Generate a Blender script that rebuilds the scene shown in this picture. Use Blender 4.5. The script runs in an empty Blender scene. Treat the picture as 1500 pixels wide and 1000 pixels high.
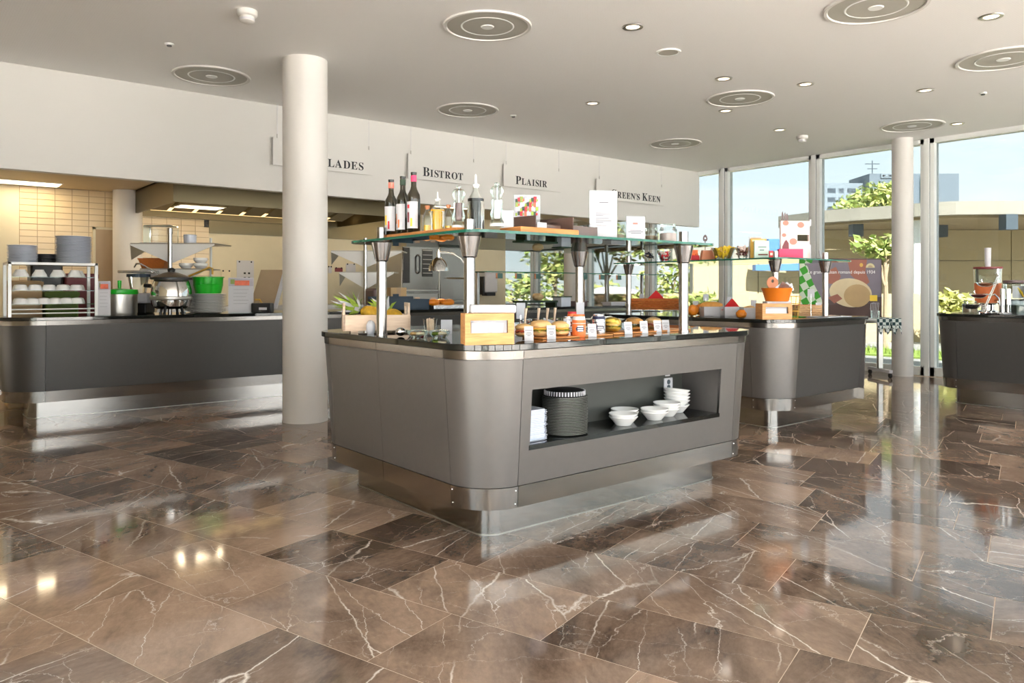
import bpy, bmesh, math, random
from mathutils import Vector, Matrix, noise as mnoise

# ------------------------------------------------------------------ camera, sky, sun, exposure
SC = bpy.context.scene
COL = SC.collection
FPX, CX, HY, HC = 1115.0, 750.0, 424.0, 1.12          # focal length, centre, horizon (1500x1000 frame), eye height
TH = math.atan2(1360, 1115)
FW = (math.cos(TH), math.sin(TH)); RT = (math.sin(TH), -math.cos(TH))
cam = bpy.data.cameras.new('camera'); cam_o = bpy.data.objects.new('camera', cam); COL.objects.link(cam_o)
cam.sensor_width = 36.0; cam.lens = 36.0 * FPX / 1500.0
cam.shift_y = (HY - 500.0) / 1500.0
cam.clip_start = 0.05; cam.clip_end = 400
cam_o.location = (0, 0, HC)
cam_o.rotation_euler = (math.pi / 2, 0, TH - math.pi / 2)
SC.camera = cam_o

SKY_K = 1.9
w = bpy.data.worlds.new('sky'); SC.world = w; w.use_nodes = True
nt = w.node_tree; nt.nodes.clear()
o_ = nt.nodes.new('ShaderNodeOutputWorld'); bg = nt.nodes.new('ShaderNodeBackground'); bg.inputs[1].default_value = SKY_K
tc = nt.nodes.new('ShaderNodeTexCoord'); mp = nt.nodes.new('ShaderNodeMapping'); mp.inputs['Scale'].default_value = (1, 1, 4.5)
ns = nt.nodes.new('ShaderNodeTexNoise'); ns.inputs['Scale'].default_value = 2.6; ns.inputs['Detail'].default_value = 6; ns.inputs['Roughness'].default_value = .58
rp = nt.nodes.new('ShaderNodeValToRGB'); rp.color_ramp.elements[0].position = .38; rp.color_ramp.elements[1].position = .62
rp.color_ramp.elements[0].color = (.53, .70, .78, 1); rp.color_ramp.elements[1].color = (.87, .89, .90, 1)
nt.links.new(tc.outputs['Generated'], mp.inputs[0]); nt.links.new(mp.outputs[0], ns.inputs['Vector'])
nt.links.new(ns.outputs['Fac'], rp.inputs[0]); sx = nt.nodes.new('ShaderNodeSeparateXYZ'); nt.links.new(tc.outputs['Generated'], sx.inputs[0]); hz = nt.nodes.new('ShaderNodeMapRange'); hz.inputs['From Min'].default_value = .0; hz.inputs['From Max'].default_value = .32; hz.inputs['To Min'].default_value = .75; hz.inputs['To Max'].default_value = 0
nt.links.new(sx.outputs[2], hz.inputs['Value']); mh = nt.nodes.new('ShaderNodeMix'); mh.data_type = 'RGBA'; nt.links.new(hz.outputs[0], mh.inputs['Factor']); nt.links.new(rp.outputs[0], mh.inputs['A']); mh.inputs['B'].default_value = (.83, .88, .89, 1); nt.links.new(mh.outputs['Result'], bg.inputs[0]); nt.links.new(bg.outputs[0], o_.inputs[0])

sun = bpy.data.lights.new('sun', 'SUN'); sun.energy = 17.5; sun.angle = .012; sun.color = (1, .97, .94)
sun_o = bpy.data.objects.new('sun', sun); COL.objects.link(sun_o)
sun_o.rotation_euler = Vector((.35, .65, -.75)).to_track_quat('-Z', 'Y').to_euler()

SC.view_settings.view_transform = 'Standard'; SC.view_settings.look = 'None'
SC.view_settings.gamma = 1; SC.view_settings.use_curve_mapping = False
SC.view_settings.exposure = 1.85
cy = SC.cycles
cy.max_bounces = 9; cy.diffuse_bounces = 4; cy.glossy_bounces = 5; cy.transmission_bounces = 6; cy.transparent_max_bounces = 24
cy.caustics_reflective = False; cy.caustics_refractive = False; cy.sample_clamp_indirect = 5.0; cy.use_denoising = True

# ------------------------------------------------------------------ pixel -> place helpers (a pixel gives a direction, a plane gives the distance)
def ray(px, py):
    u = (px - CX) / FPX; v = (HY - py) / FPX
    return (FW[0] + u * RT[0], FW[1] + u * RT[1], v)
def at_h(px, py, h):
    d = ray(px, py); t = (h - HC) / d[2]; return Vector((d[0] * t, d[1] * t, h))
def at_x(px, py, x):
    d = ray(px, py); t = x / d[0]; return Vector((x, d[1] * t, HC + d[2] * t))
def at_y(px, py, y):
    d = ray(px, py); t = y / d[1]; return Vector((d[0] * t, y, HC + d[2] * t))
def at_d(px, py, z):
    d = ray(px, py); return Vector((d[0] * z, d[1] * z, HC + d[2] * z))

# ------------------------------------------------------------------ materials
def srgb(r, g, b):
    f = lambda c: (c / 255 / 12.92) if c / 255 <= .04045 else ((c / 255 + .055) / 1.055) ** 2.4
    return (f(r), f(g), f(b), 1)
def new_mat(name):
    m = bpy.data.materials.new(name); m.use_nodes = True; m.node_tree.nodes.clear()
    n = m.node_tree; out = n.nodes.new('ShaderNodeOutputMaterial')
    return m, n, out
def pm(name, c, rough=.5, metal=0.0, var=.06, scale=8.0, bump=0.0, spec=.5, trans=0.0, emit=0.0, stretch=(1, 1, 1), coat=0.0, sub=0.0):
    m, n, out = new_mat(name)
    p = n.nodes.new('ShaderNodeBsdfPrincipled'); n.links.new(p.outputs[0], out.inputs[0])
    p.inputs['Roughness'].default_value = rough; p.inputs['Metallic'].default_value = metal
    p.inputs['Specular IOR Level'].default_value = spec; p.inputs['Transmission Weight'].default_value = trans
    p.inputs['Coat Weight'].default_value = coat
    if emit: p.inputs['Emission Color'].default_value = c; p.inputs['Emission Strength'].default_value = emit
    t = n.nodes.new('ShaderNodeTexCoord'); mpn = n.nodes.new('ShaderNodeMapping'); mpn.inputs['Scale'].default_value = stretch
    x = n.nodes.new('ShaderNodeTexNoise'); x.inputs['Scale'].default_value = scale; x.inputs['Detail'].default_value = 4
    n.links.new(t.outputs['Object'], mpn.inputs[0]); n.links.new(mpn.outputs[0], x.inputs['Vector'])
    mx = n.nodes.new('ShaderNodeMix'); mx.data_type = 'RGBA'
    mx.inputs['A'].default_value = tuple(max(0, v * (1 - var)) for v in c[:3]) + (1,)
    mx.inputs['B'].default_value = tuple(min(1, v * (1 + var)) for v in c[:3]) + (1,)
    n.links.new(x.outputs['Fac'], mx.inputs['Factor']); n.links.new(mx.outputs['Result'], p.inputs['Base Color'])
    if bump:
        b = n.nodes.new('ShaderNodeBump'); b.inputs['Strength'].default_value = bump; b.inputs['Distance'].default_value = .01
        n.links.new(x.outputs['Fac'], b.inputs['Height']); n.links.new(b.outputs[0], p.inputs['Normal'])
    return m
def thin_glass(name, tint, refl=1.0, rough=0.0):
    m, n, out = new_mat(name)
    tr = n.nodes.new('ShaderNodeBsdfTransparent'); tr.inputs[0].default_value = tint
    gl = n.nodes.new('ShaderNodeBsdfGlossy'); gl.inputs['Roughness'].default_value = rough; gl.inputs[0].default_value = (.95, 1, .98, 1)
    fr = n.nodes.new('ShaderNodeFresnel'); fr.inputs[0].default_value = 1.5
    ml = n.nodes.new('ShaderNodeMath'); ml.operation = 'MULTIPLY'; ml.inputs[1].default_value = refl; ml.use_clamp = True
    mx = n.nodes.new('ShaderNodeMixShader')
    n.links.new(fr.outputs[0], ml.inputs[0]); n.links.new(ml.outputs[0], mx.inputs[0])
    n.links.new(tr.outputs[0], mx.inputs[1]); n.links.new(gl.outputs[0], mx.inputs[2]); n.links.new(mx.outputs[0], out.inputs[0])
    return m
def wood(name, a, b, scale=6, stretch=(1, 1, 9), rough=.45):
    m, n, out = new_mat(name)
    p = n.nodes.new('ShaderNodeBsdfPrincipled'); n.links.new(p.outputs[0], out.inputs[0]); p.inputs['Roughness'].default_value = rough
    t = n.nodes.new('ShaderNodeTexCoord'); mpn = n.nodes.new('ShaderNodeMapping'); mpn.inputs['Scale'].default_value = stretch
    x = n.nodes.new('ShaderNodeTexNoise'); x.inputs['Scale'].default_value = scale; x.inputs['Detail'].default_value = 5; x.inputs['Distortion'].default_value = .6
    r = n.nodes.new('ShaderNodeValToRGB'); r.color_ramp.elements[0].position = .35; r.color_ramp.elements[1].position = .65
    r.color_ramp.elements[0].color = a; r.color_ramp.elements[1].color = b
    n.links.new(t.outputs['Object'], mpn.inputs[0]); n.links.new(mpn.outputs[0], x.inputs['Vector']); n.links.new(x.outputs['Fac'], r.inputs[0]); n.links.new(r.outputs[0], p.inputs['Base Color'])
    return m
def brushed(name, c, rough=.28, stretch=(1, 1, 60)):
    m, n, out = new_mat(name)
    p = n.nodes.new('ShaderNodeBsdfPrincipled'); n.links.new(p.outputs[0], out.inputs[0])
    p.inputs['Metallic'].default_value = 1; p.inputs['Base Color'].default_value = c
    t = n.nodes.new('ShaderNodeTexCoord'); mpn = n.nodes.new('ShaderNodeMapping'); mpn.inputs['Scale'].default_value = stretch
    x = n.nodes.new('ShaderNodeTexNoise'); x.inputs['Scale'].default_value = 5; x.inputs['Detail'].default_value = 5
    mr = n.nodes.new('ShaderNodeMapRange'); mr.inputs['To Min'].default_value = rough; mr.inputs['To Max'].default_value = rough
    n.links.new(t.outputs['Object'], mpn.inputs[0]); n.links.new(mpn.outputs[0], x.inputs['Vector']); n.links.new(x.outputs['Fac'], mr.inputs['Value']); n.links.new(mr.outputs[0], p.inputs['Roughness'])
    return m
def marble():
    m, n, out = new_mat('brown_marble'); L = n.links.new
    p = n.nodes.new('ShaderNodeBsdfPrincipled'); L(p.outputs[0], out.inputs[0])
    p.inputs['Roughness'].default_value = .07; p.inputs['Specular IOR Level'].default_value = .62
    t = n.nodes.new('ShaderNodeTexCoord'); oi = n.nodes.new('ShaderNodeObjectInfo'); at = n.nodes.new('ShaderNodeAttribute'); at.attribute_name = 'tone'
    def math_(op, a, b=None):
        q = n.nodes.new('ShaderNodeMath'); q.operation = op
        for i, v in enumerate((a, b)):
            if v is None: continue
            if isinstance(v, (int, float)): q.inputs[i].default_value = v
            else: L(v, q.inputs[i])
        return q.outputs[0]
    rnd = math_('FRACT', math_('ADD', oi.outputs['Random'], at.outputs['Fac']))
    off = math_('MULTIPLY', rnd, 61.0)
    cb = n.nodes.new('ShaderNodeCombineXYZ'); L(off, cb.inputs[0]); L(math_('MULTIPLY', rnd, 37.0), cb.inputs[1])
    va = n.nodes.new('ShaderNodeVectorMath'); va.operation = 'ADD'; L(t.outputs['Object'], va.inputs[0]); L(cb.outputs[0], va.inputs[1])
    rot = n.nodes.new('ShaderNodeVectorRotate'); rot.rotation_type = 'Z_AXIS'; L(va.outputs[0], rot.inputs['Vector'])
    L(math_('ADD', math_('MULTIPLY', math_('FRACT', math_('MULTIPLY', rnd, 7.31)), 1.5), .25), rot.inputs['Angle'])
    def noise(scale, stretch, detail, dist=0, rough=.5):
        mpn = n.nodes.new('ShaderNodeMapping'); mpn.inputs['Scale'].default_value = stretch; L(rot.outputs[0], mpn.inputs[0])
        x = n.nodes.new('ShaderNodeTexNoise'); x.inputs['Scale'].default_value = scale; x.inputs['Detail'].default_value = detail
        x.inputs['Distortion'].default_value = dist; x.inputs['Roughness'].default_value = rough; L(mpn.outputs[0], x.inputs['Vector'])
        return x.outputs['Fac']
    # body colour: brown-grey clouds, light and dark tiles
    base = n.nodes.new('ShaderNodeValToRGB'); e = base.color_ramp.elements
    e[0].position = .30; e[0].color = srgb(78, 63, 53); e[1].position = .72; e[1].color = srgb(176, 150, 130)
    tone = math_('MULTIPLY', math_('SUBTRACT', math_('FRACT', math_('MULTIPLY', rnd, 13.7)), .5), .30)
    cl = math_('ADD', math_('MULTIPLY', noise(2.2, (1, 1.6, 1), 8, .4, .65), .75), math_('MULTIPLY', noise(26, (1, 2, 1), 6, 0, .7), .25))
    L(math_('ADD', cl, tone), base.inputs[0])
    def vein(scale, stretch, width, mscale, lo, hi, wob):
        mpn = n.nodes.new('ShaderNodeMapping'); mpn.inputs['Scale'].default_value = stretch; L(rot.outputs[0], mpn.inputs[0])
        nz = n.nodes.new('ShaderNodeTexNoise'); nz.inputs['Scale'].default_value = 5; nz.inputs['Detail'].default_value = 6; nz.inputs['Roughness'].default_value = .65; L(rot.outputs[0], nz.inputs['Vector'])
        sb = n.nodes.new('ShaderNodeVectorMath'); sb.operation = 'SUBTRACT'; L(nz.outputs['Color'], sb.inputs[0]); sb.inputs[1].default_value = (.5, .5, .5)
        sc_ = n.nodes.new('ShaderNodeVectorMath'); sc_.operation = 'SCALE'; L(sb.outputs[0], sc_.inputs[0]); sc_.inputs['Scale'].default_value = wob
        ad = n.nodes.new('ShaderNodeVectorMath'); ad.operation = 'ADD'; L(mpn.outputs[0], ad.inputs[0]); L(sc_.outputs[0], ad.inputs[1])
        v = n.nodes.new('ShaderNodeTexVoronoi'); v.feature = 'DISTANCE_TO_EDGE'; v.voronoi_dimensions = '2D'; v.inputs['Scale'].default_value = scale; L(ad.outputs[0], v.inputs['Vector'])
        wv = math_('MULTIPLY', noise(9, (1, 1, 1), 3), width * 2)
        mr = n.nodes.new('ShaderNodeMapRange'); L(wv, mr.inputs['From Min']); mr.inputs['From Max'].default_value = 0; L(v.outputs['Distance'], mr.inputs['Value'])
        mk = n.nodes.new('ShaderNodeMapRange'); mk.inputs['From Min'].default_value = lo; mk.inputs['From Max'].default_value = hi; L(noise(mscale, (1, 1, 1), 3), mk.inputs['Value'])
        return math_('MULTIPLY', mr.outputs[0], mk.outputs[0])
    v1 = vein(1.5, (.40, 1.8, 1), .011, 1.8, .42, .54, .10)
    v2 = vein(2.8, (.35, 1.9, 1), .009, 2.6, .40, .56, .16)
    v3 = vein(5.0, (1.3, .5, 1), .010, 2.2, .43, .62, .2)
    vs = math_('MAXIMUM', v1, math_('MAXIMUM', math_('MULTIPLY', v2, .8), math_('MULTIPLY', v3, .6)))
    mx = n.nodes.new('ShaderNodeMix'); mx.data_type = 'RGBA'; L(vs, mx.inputs['Factor']); L(base.outputs[0], mx.inputs['A']); mx.inputs['B'].default_value = srgb(228, 218, 208)
    L(mx.outputs['Result'], p.inputs['Base Color'])
    return m
def ceiling_mat():
    m, n, out = new_mat('perforated_white'); L = n.links.new
    p = n.nodes.new('ShaderNodeBsdfPrincipled'); L(p.outputs[0], out.inputs[0]); p.inputs['Roughness'].default_value = .75
    t = n.nodes.new('ShaderNodeTexCoord'); v = n.nodes.new('ShaderNodeTexVoronoi'); v.inputs['Scale'].default_value = 60; v.inputs['Randomness'].default_value = 0
    r = n.nodes.new('ShaderNodeValToRGB'); r.color_ramp.elements[0].position = .16; r.color_ramp.elements[1].position = .24
    r.color_ramp.elements[0].color = srgb(190, 190, 188); r.color_ramp.elements[1].color = srgb(240, 239, 237)
    L(t.outputs['Object'], v.inputs['Vector']); L(v.outputs['Distance'], r.inputs[0]); L(r.outputs[0], p.inputs['Base Color'])
    return m
def grille_mat():
    m, n, out = new_mat('vent_mesh'); L = n.links.new
    p = n.nodes.new('ShaderNodeBsdfPrincipled'); L(p.outputs[0], out.inputs[0]); p.inputs['Roughness'].default_value = .6
    t = n.nodes.new('ShaderNodeTexCoord'); v = n.nodes.new('ShaderNodeTexVoronoi'); v.inputs['Scale'].default_value = 75; v.inputs['Randomness'].default_value = .1
    r = n.nodes.new('ShaderNodeValToRGB'); r.color_ramp.elements[0].position = .2; r.color_ramp.elements[1].position = .35
    r.color_ramp.elements[0].color = srgb(88, 87, 80); r.color_ramp.elements[1].color = srgb(178, 176, 166)
    L(t.outputs['Object'], v.inputs['Vector']); L(v.outputs['Distance'], r.inputs[0]); L(r.outputs[0], p.inputs['Base Color'])
    return m
def checks(name, a, b, scale):
    m, n, out = new_mat(name); p = n.nodes.new('ShaderNodeBsdfPrincipled'); n.links.new(p.outputs[0], out.inputs[0]); p.inputs['Roughness'].default_value = .8
    t = n.nodes.new('ShaderNodeTexCoord'); c = n.nodes.new('ShaderNodeTexChecker'); c.inputs['Scale'].default_value = scale
    c.inputs['Color1'].default_value = a; c.inputs['Color2'].default_value = b
    mp_ = n.nodes.new('ShaderNodeMapping'); mp_.inputs['Rotation'].default_value = (0, .5, 0) if 'gingham' in name else (0, 0, 0); n.links.new(t.outputs['Object'], mp_.inputs[0]); n.links.new(mp_.outputs[0], c.inputs['Vector']); n.links.new(c.outputs['Color'], p.inputs['Base Color']); return m

M = {}
M['marble'] = marble(); M['grout'] = pm('grout', srgb(196, 176, 156), .6)
M['ceiling'] = ceiling_mat(); M['vent'] = grille_mat()
M['white'] = pm('white_paint', srgb(218, 216, 212), .55, var=.015, scale=3)
M['column'] = pm('white_column', srgb(222, 219, 215), .5, var=.02, scale=3)
M['steel'] = brushed('brushed_steel', (.35, .325, .30, 1), .2)
M['steel_post'] = brushed('post_steel', (.42, .40, .39, 1), .2, (40, 40, 1))
M['chrome'] = pm('chrome', (.78, .78, .78, 1), .06, 1, .02)
M['steel_dull'] = pm('dull_steel', (.50, .48, .45, 1), .35, 1, .06, 4)
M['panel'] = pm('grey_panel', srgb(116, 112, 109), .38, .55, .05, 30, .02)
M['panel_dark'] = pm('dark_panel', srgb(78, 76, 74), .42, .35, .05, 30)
M['granite'] = pm('black_granite', (.012, .013, .012, 1), .04, 0, .3, 60, spec=.6)
M['granite_edge'] = M['granite']
M['glass'] = thin_glass('shelf_glass', (.90, .96, .94, 1), 1.0)
M['glass_edge'] = pm('green_glass_edge', srgb(24, 96, 78), .12, 0, .2, 10, spec=.8)
M['pane'] = thin_glass('dimmed_pane_glass', (.43, .438, .435, 1), .5)  # made-up tint, dims the outdoor view against the brightened room
M['clear'] = thin_glass('clear_plastic', (.95, .97, .97, 1), .9)
M['clear_glass'] = thin_glass('bottle_glass', (.93, .96, .95, 1), .8)
M['facade_pane'] = thin_glass('clear_facade_glass', (.95, .945, .94, 1), .8)
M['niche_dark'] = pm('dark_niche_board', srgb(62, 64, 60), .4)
M['frame'] = pm('window_frame_grey', srgb(232, 234, 232), .4, 0, .03)
M['frame_dark'] = pm('window_gasket', srgb(70, 82, 90), .5)
M['black'] = pm('black_plastic', (.015, .015, .016, 1), .35)
M['rubber'] = pm('rubber', (.02, .02, .02, 1), .6)
M['porcelain'] = pm('white_porcelain', srgb(240, 240, 238), .12, var=.01, spec=.6)
M['paper'] = pm('white_paper', srgb(206, 206, 211), .6, var=.01)
M['print'] = pm('dark_print', srgb(40, 40, 44), .7); M['print_grey'] = pm('grey_print', srgb(84, 84, 92), .7)
M['oak'] = wood('light_oak', srgb(198, 134, 70), srgb(220, 162, 96))
M['oak_h'] = wood('oak_across', srgb(200, 138, 74), srgb(222, 166, 102), 6, (1.5, 1.5, 14))
M['beech'] = wood('pale_beech', srgb(216, 186, 158), srgb(232, 206, 180), 8)
M['board'] = wood('serving_board', srgb(196, 124, 62), srgb(222, 154, 88))
M['walnut'] = pm('brown_smoked_acrylic', srgb(98, 76, 68), .2, 0, .12, 6)
M['wicker'] = pm('wicker', srgb(186, 104, 40), .55, 0, .45, 90, .5, stretch=(1, 1, 2.5))
M['wicker_pale'] = pm('wicker_pale', srgb(214, 172, 128), .6, 0, .3, 90, .5, stretch=(1, 1, 2.5))
M['red'] = pm('red_cloth', srgb(206, 20, 26), .75); M['green'] = pm('green_plastic', srgb(18, 178, 30), .3)
M['bread'] = pm('bread_crust', srgb(226, 160, 78), .55, 0, .28, 22, .3); M['bread_pale'] = pm('pale_roll', srgb(232, 188, 128), .55, 0, .2, 22, .3)
M['croissant'] = pm('croissant', srgb(232, 132, 26), .4, 0, .35, 24, .3)
M['ham'] = pm('ham', srgb(226, 110, 78), .5, 0, .3, 30); M['lettuce'] = pm('lettuce', srgb(150, 176, 60), .55, 0, .35, 40, .4); M['cheese'] = pm('cheese', srgb(246, 206, 92), .45)
M['foil'] = pm('foil', (.7, .7, .72, 1), .25, 1, .2, 30, .4)
M['orange'] = pm('orange_print', srgb(238, 120, 58), .4); M['navy'] = pm('navy_print', srgb(36, 40, 74), .5)
M['clay'] = pm('orange_bowl', srgb(226, 122, 30), .3, 0, .15, 5, coat=.3)
M['tile'] = pm('cream_wall_tile', srgb(226, 206, 168), .25, 0, .05, 2)
M['kwall'] = pm('kitchen_wall', srgb(222, 212, 184), .6, var=.04); M['kceil'] = pm('kitchen_ceiling', srgb(206, 186, 150), .6)
M['hood'] = pm('hood_steel', (.15, .125, .075, 1), .42, 1, .1, 3); M['warm_lamp'] = pm('lamp_panel', (1, .86, .6, 1), .5, emit=1.3, var=0)
M['strip'] = pm('hood_strip', (1, .70, .30, 1), .5, emit=.7, var=0)
M['bulb'] = pm('downlight_lens', (1, .80, .58, 1), .5, emit=1.4, var=0)
M['outer_wall'] = pm('ochre_concrete', srgb(188, 172, 134), .8, 0, .07, .8, stretch=(1, 1, 4)); M['concrete'] = pm('concrete', srgb(150, 146, 134), .85, 0, .12, .9, stretch=(.5, .5, 3))
M['soffit'] = wood('board_soffit', srgb(158, 140, 108), srgb(176, 158, 124), 1.2, (.4, .4, 8), .8)
M['paving'] = pm('pale_bounce_paving', srgb(226, 220, 212), .8, 0, .1, 1.5); M['paving2'] = pm('grey_terrace', srgb(140, 140, 136), .8, 0, .1, 1.5); M['grass'] = pm('grass', srgb(128, 150, 66), .9, 0, .4, 14)  # unseen paving brightened for bounce light; the seen terrace gets a greyer one
M['leaf'] = pm('leaf', srgb(140, 158, 82), .55, 0, .45, 3, trans=0); M['leaf2'] = pm('leaf_yellow', srgb(192, 192, 116), .55, 0, .4, 3)
M['bark'] = pm('bark', srgb(170, 150, 124), .85, 0, .3, 20); M['facade'] = pm('facade', srgb(92, 104, 113), .8, 0, .04, .1); M['facade2'] = pm('facade_band', srgb(112, 124, 132), .8)
M['blind'] = pm('window_blind', srgb(74, 88, 100), .5); M['blue'] = pm('blue_panel', srgb(86, 134, 200), .5); M['mulch'] = pm('mulch', srgb(190, 150, 110), .9, 0, .55, 26, .5)
M['dome'] = pm('skylight_dome', srgb(232, 232, 222), .35)
for k, c in dict(pink=(232, 62, 108), pale_pink=(238, 214, 208), coral=(236, 128, 110), maroon=(128, 52, 58), yellow=(238, 202, 42), mint=(196, 220, 206), gold=(214, 170, 72), brown=(112, 66, 46), rust=(196, 124, 84), tag_grey=(206, 206, 212), steelblue=(40, 60, 78), carton=(196, 166, 122), skin=(196, 142, 118), dough=(236, 222, 190), purple_grey=(112, 92, 92), grey_sky=(180, 176, 188), logo=(206, 196, 150), teal=(70, 110, 104), tan=(182, 158, 126), dkgreen=(40, 62, 44), pepper=(110, 80, 78), juice=(238, 128, 72), limegreen=(92, 120, 30), candy=(206, 40, 52)).items():
    M[k] = pm(k, srgb(*c), .5, 0, .06, 12)
M['oil'] = pm('olive_oil', srgb(226, 172, 20), .1, 0, .15, 5, coat=.5); M['vinegar'] = pm('vinegar', (.02, .018, .018, 1), .1, spec=.6); M['bottle'] = pm('dark_bottle_glass', srgb(40, 36, 22), .05, 0, .2, 4, spec=.7)
M['pineapple'] = pm('pineapple_skin', srgb(196, 150, 30), .6, 0, .6, 45, .6)
M['gingham'] = checks('green_gingham', srgb(60, 150, 44), srgb(196, 210, 190), 11); M['bw_check'] = checks('checked_cloth', srgb(36, 70, 74), srgb(220, 228, 224), 24)
for k, c in dict(p_bg=(122, 114, 126), p_skin=(158, 98, 80), p_dough=(214, 196, 158), p_shade=(184, 154, 108), p_board=(84, 66, 64), p_table=(76, 50, 42), p_text=(246, 246, 246)).items(): M[k] = pm(k, srgb(*c), .6, 0, .18, 5)
M['candy_mix'] = checks('red_white_candy', srgb(200, 30, 40), srgb(246, 230, 226), 80)

# ------------------------------------------------------------------ mesh building
class B:
    def __init__(s): s.v = []; s.f = []; s.mi = []; s.m = 0
    def add(s, vs, fs):
        o = len(s.v); s.v += [tuple(p) for p in vs]; s.f += [tuple(i + o for i in f) for f in fs]; s.mi += [s.m] * len(fs); return s
    def mat(s, i): s.m = i; return s
    def box(s, x0, y0, z0, x1, y1, z1):
        return s.add([(x0, y0, z0), (x1, y0, z0), (x1, y1, z0), (x0, y1, z0), (x0, y0, z1), (x1, y0, z1), (x1, y1, z1), (x0, y1, z1)],
                     [(0, 3, 2, 1), (4, 5, 6, 7), (0, 1, 5, 4), (1, 2, 6, 5), (2, 3, 7, 6), (3, 0, 4, 7)])
    def prism(s, pts, z0, z1, side_mat=None):
        n = len(pts); k = s.m
        s.add([(x, y, z0) for x, y in pts] + [(x, y, z1) for x, y in pts], [tuple(reversed(range(n))), tuple(range(n, 2 * n))])
        o = len(s.v) - 2 * n
        if side_mat is not None: s.m = side_mat
        for i in range(n):
            j = (i + 1) % n; s.f.append((o + i, o + j, o + n + j, o + n + i)); s.mi.append(s.m)
        s.m = k; return s
    def lathe(s, prof, n=24, c=(0, 0, 0)):
        vs = []; fs = []; rings = []
        for r, z in prof:
            if r < 1e-5: rings.append([len(vs)]); vs.append((c[0], c[1], c[2] + z))
            else:
                rings.append(list(range(len(vs), len(vs) + n)))
                vs += [(c[0] + r * math.cos(2 * math.pi * i / n), c[1] + r * math.sin(2 * math.pi * i / n), c[2] + z) for i in range(n)]
        for a, b in zip(rings, rings[1:]):
            if len(a) == 1 and len(b) == 1: continue
            for i in range(n):
                j = (i + 1) % n
                if len(a) == 1: fs.append((a[0], b[j], b[i]))
                elif len(b) == 1: fs.append((a[i], a[j], b[0]))
                else: fs.append((a[i], a[j], b[j], b[i]))
        return s.add(vs, fs)
    def tube(s, pts, r, n=8, closed=False):
        pts = [Vector(p) for p in pts]; rr = r if isinstance(r, (list, tuple)) else [r] * len(pts)
        vs = []; fs = []; up0 = None
        for i, p in enumerate(pts):
            a = pts[max(i - 1, 0)]; b = pts[min(i + 1, len(pts) - 1)]; t = (b - a).normalized()
            if up0 is None: up0 = t.orthogonal().normalized()
            up0 = (up0 - t * up0.dot(t)); up0 = up0.normalized() if up0.length > 1e-6 else t.orthogonal().normalized()
            sd = t.cross(up0)
            vs += [p + (up0 * math.cos(2 * math.pi * k / n) + sd * math.sin(2 * math.pi * k / n)) * rr[i] for k in range(n)]
        for i in range(len(pts) - 1):
            for k in range(n):
                j = (k + 1) % n; fs.append((i * n + k, i * n + j, (i + 1) * n + j, (i + 1) * n + k))
        fs.append(tuple(reversed(range(n)))); e = (len(pts) - 1) * n; fs.append(tuple(range(e, e + n)))
        return s.add(vs, fs)
    def ell(s, c, r, n=16, m=10, bumpy=0.0, seed=0):
        rx, ry, rz = r if isinstance(r, (list, tuple)) else (r, r, r); vs = []; fs = []
        for i in range(m + 1):
            a = math.pi * i / m
            for k in range(n):
                b = 2 * math.pi * k / n; d = Vector((math.sin(a) * math.cos(b), math.sin(a) * math.sin(b), -math.cos(a)))
                q = 1 + (bumpy * mnoise.noise(d * 2.3 + Vector((seed * 3.1, seed, 0))) if bumpy else 0)
                vs.append((c[0] + rx * d.x * q, c[1] + ry * d.y * q, c[2] + rz * d.z * q))
        for i in range(m):
            for k in range(n): j = (k + 1) % n; fs.append((i * n + k, i * n + j, (i + 1) * n + j, (i + 1) * n + k))
        return s.add(vs, fs)
    def move(s, mtx, start=0):
        for i in range(start, len(s.v)): s.v[i] = tuple(mtx @ Vector(s.v[i]))
        return s
    def obj(s, name, mats, parent=None, loc=(0, 0, 0), rot=(0, 0, 0), smooth=35, bevel=0.0, kind=None):
        me = bpy.data.meshes.new(name); me.from_pydata(s.v, [], s.f); me.update()
        bm = bmesh.new(); bm.from_mesh(me); bmesh.ops.remove_doubles(bm, verts=bm.verts, dist=1e-6); bmesh.ops.recalc_face_normals(bm, faces=bm.faces); 
        if len(bm.faces) == len(s.mi): pass
        bm.to_mesh(me); bm.free()
        mats = mats if isinstance(mats, (list, tuple)) else [mats]
        for q in mats: me.materials.append(M[q] if isinstance(q, str) else q)
        if len(mats) > 1 and len(me.polygons) == len(s.mi): me.polygons.foreach_set('material_index', s.mi)
        if smooth: me.shade_smooth(); me.set_sharp_from_angle(angle=math.radians(smooth))
        return link(name, me, parent, loc, rot, bevel, kind)
def link(name, data, parent=None, loc=(0, 0, 0), rot=(0, 0, 0), bevel=0.0, kind=None):
    o = bpy.data.objects.new(name, data); COL.objects.link(o); o.location = loc; o.rotation_euler = rot
    if parent is not None: o.parent = parent
    if bevel:
        b = o.modifiers.new('bevel', 'BEVEL'); b.width = bevel; b.segments = 2; b.limit_method = 'ANGLE'
    if kind: o['kind'] = kind
    return o
def thing(name, label, cat, loc=(0, 0, 0), rotz=0.0, group=None):
    o = bpy.data.objects.new(name, None); COL.objects.link(o); o.location = loc; o.rotation_euler = (0, 0, rotz); o.empty_display_size = .05
    return tag(o, label, cat, group)
def tag(o, label, cat, group=None):
    o['label'] = label; o['category'] = cat
    if group: o['group'] = group
    return o
def struct(o): o['kind'] = 'structure'; return o
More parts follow.
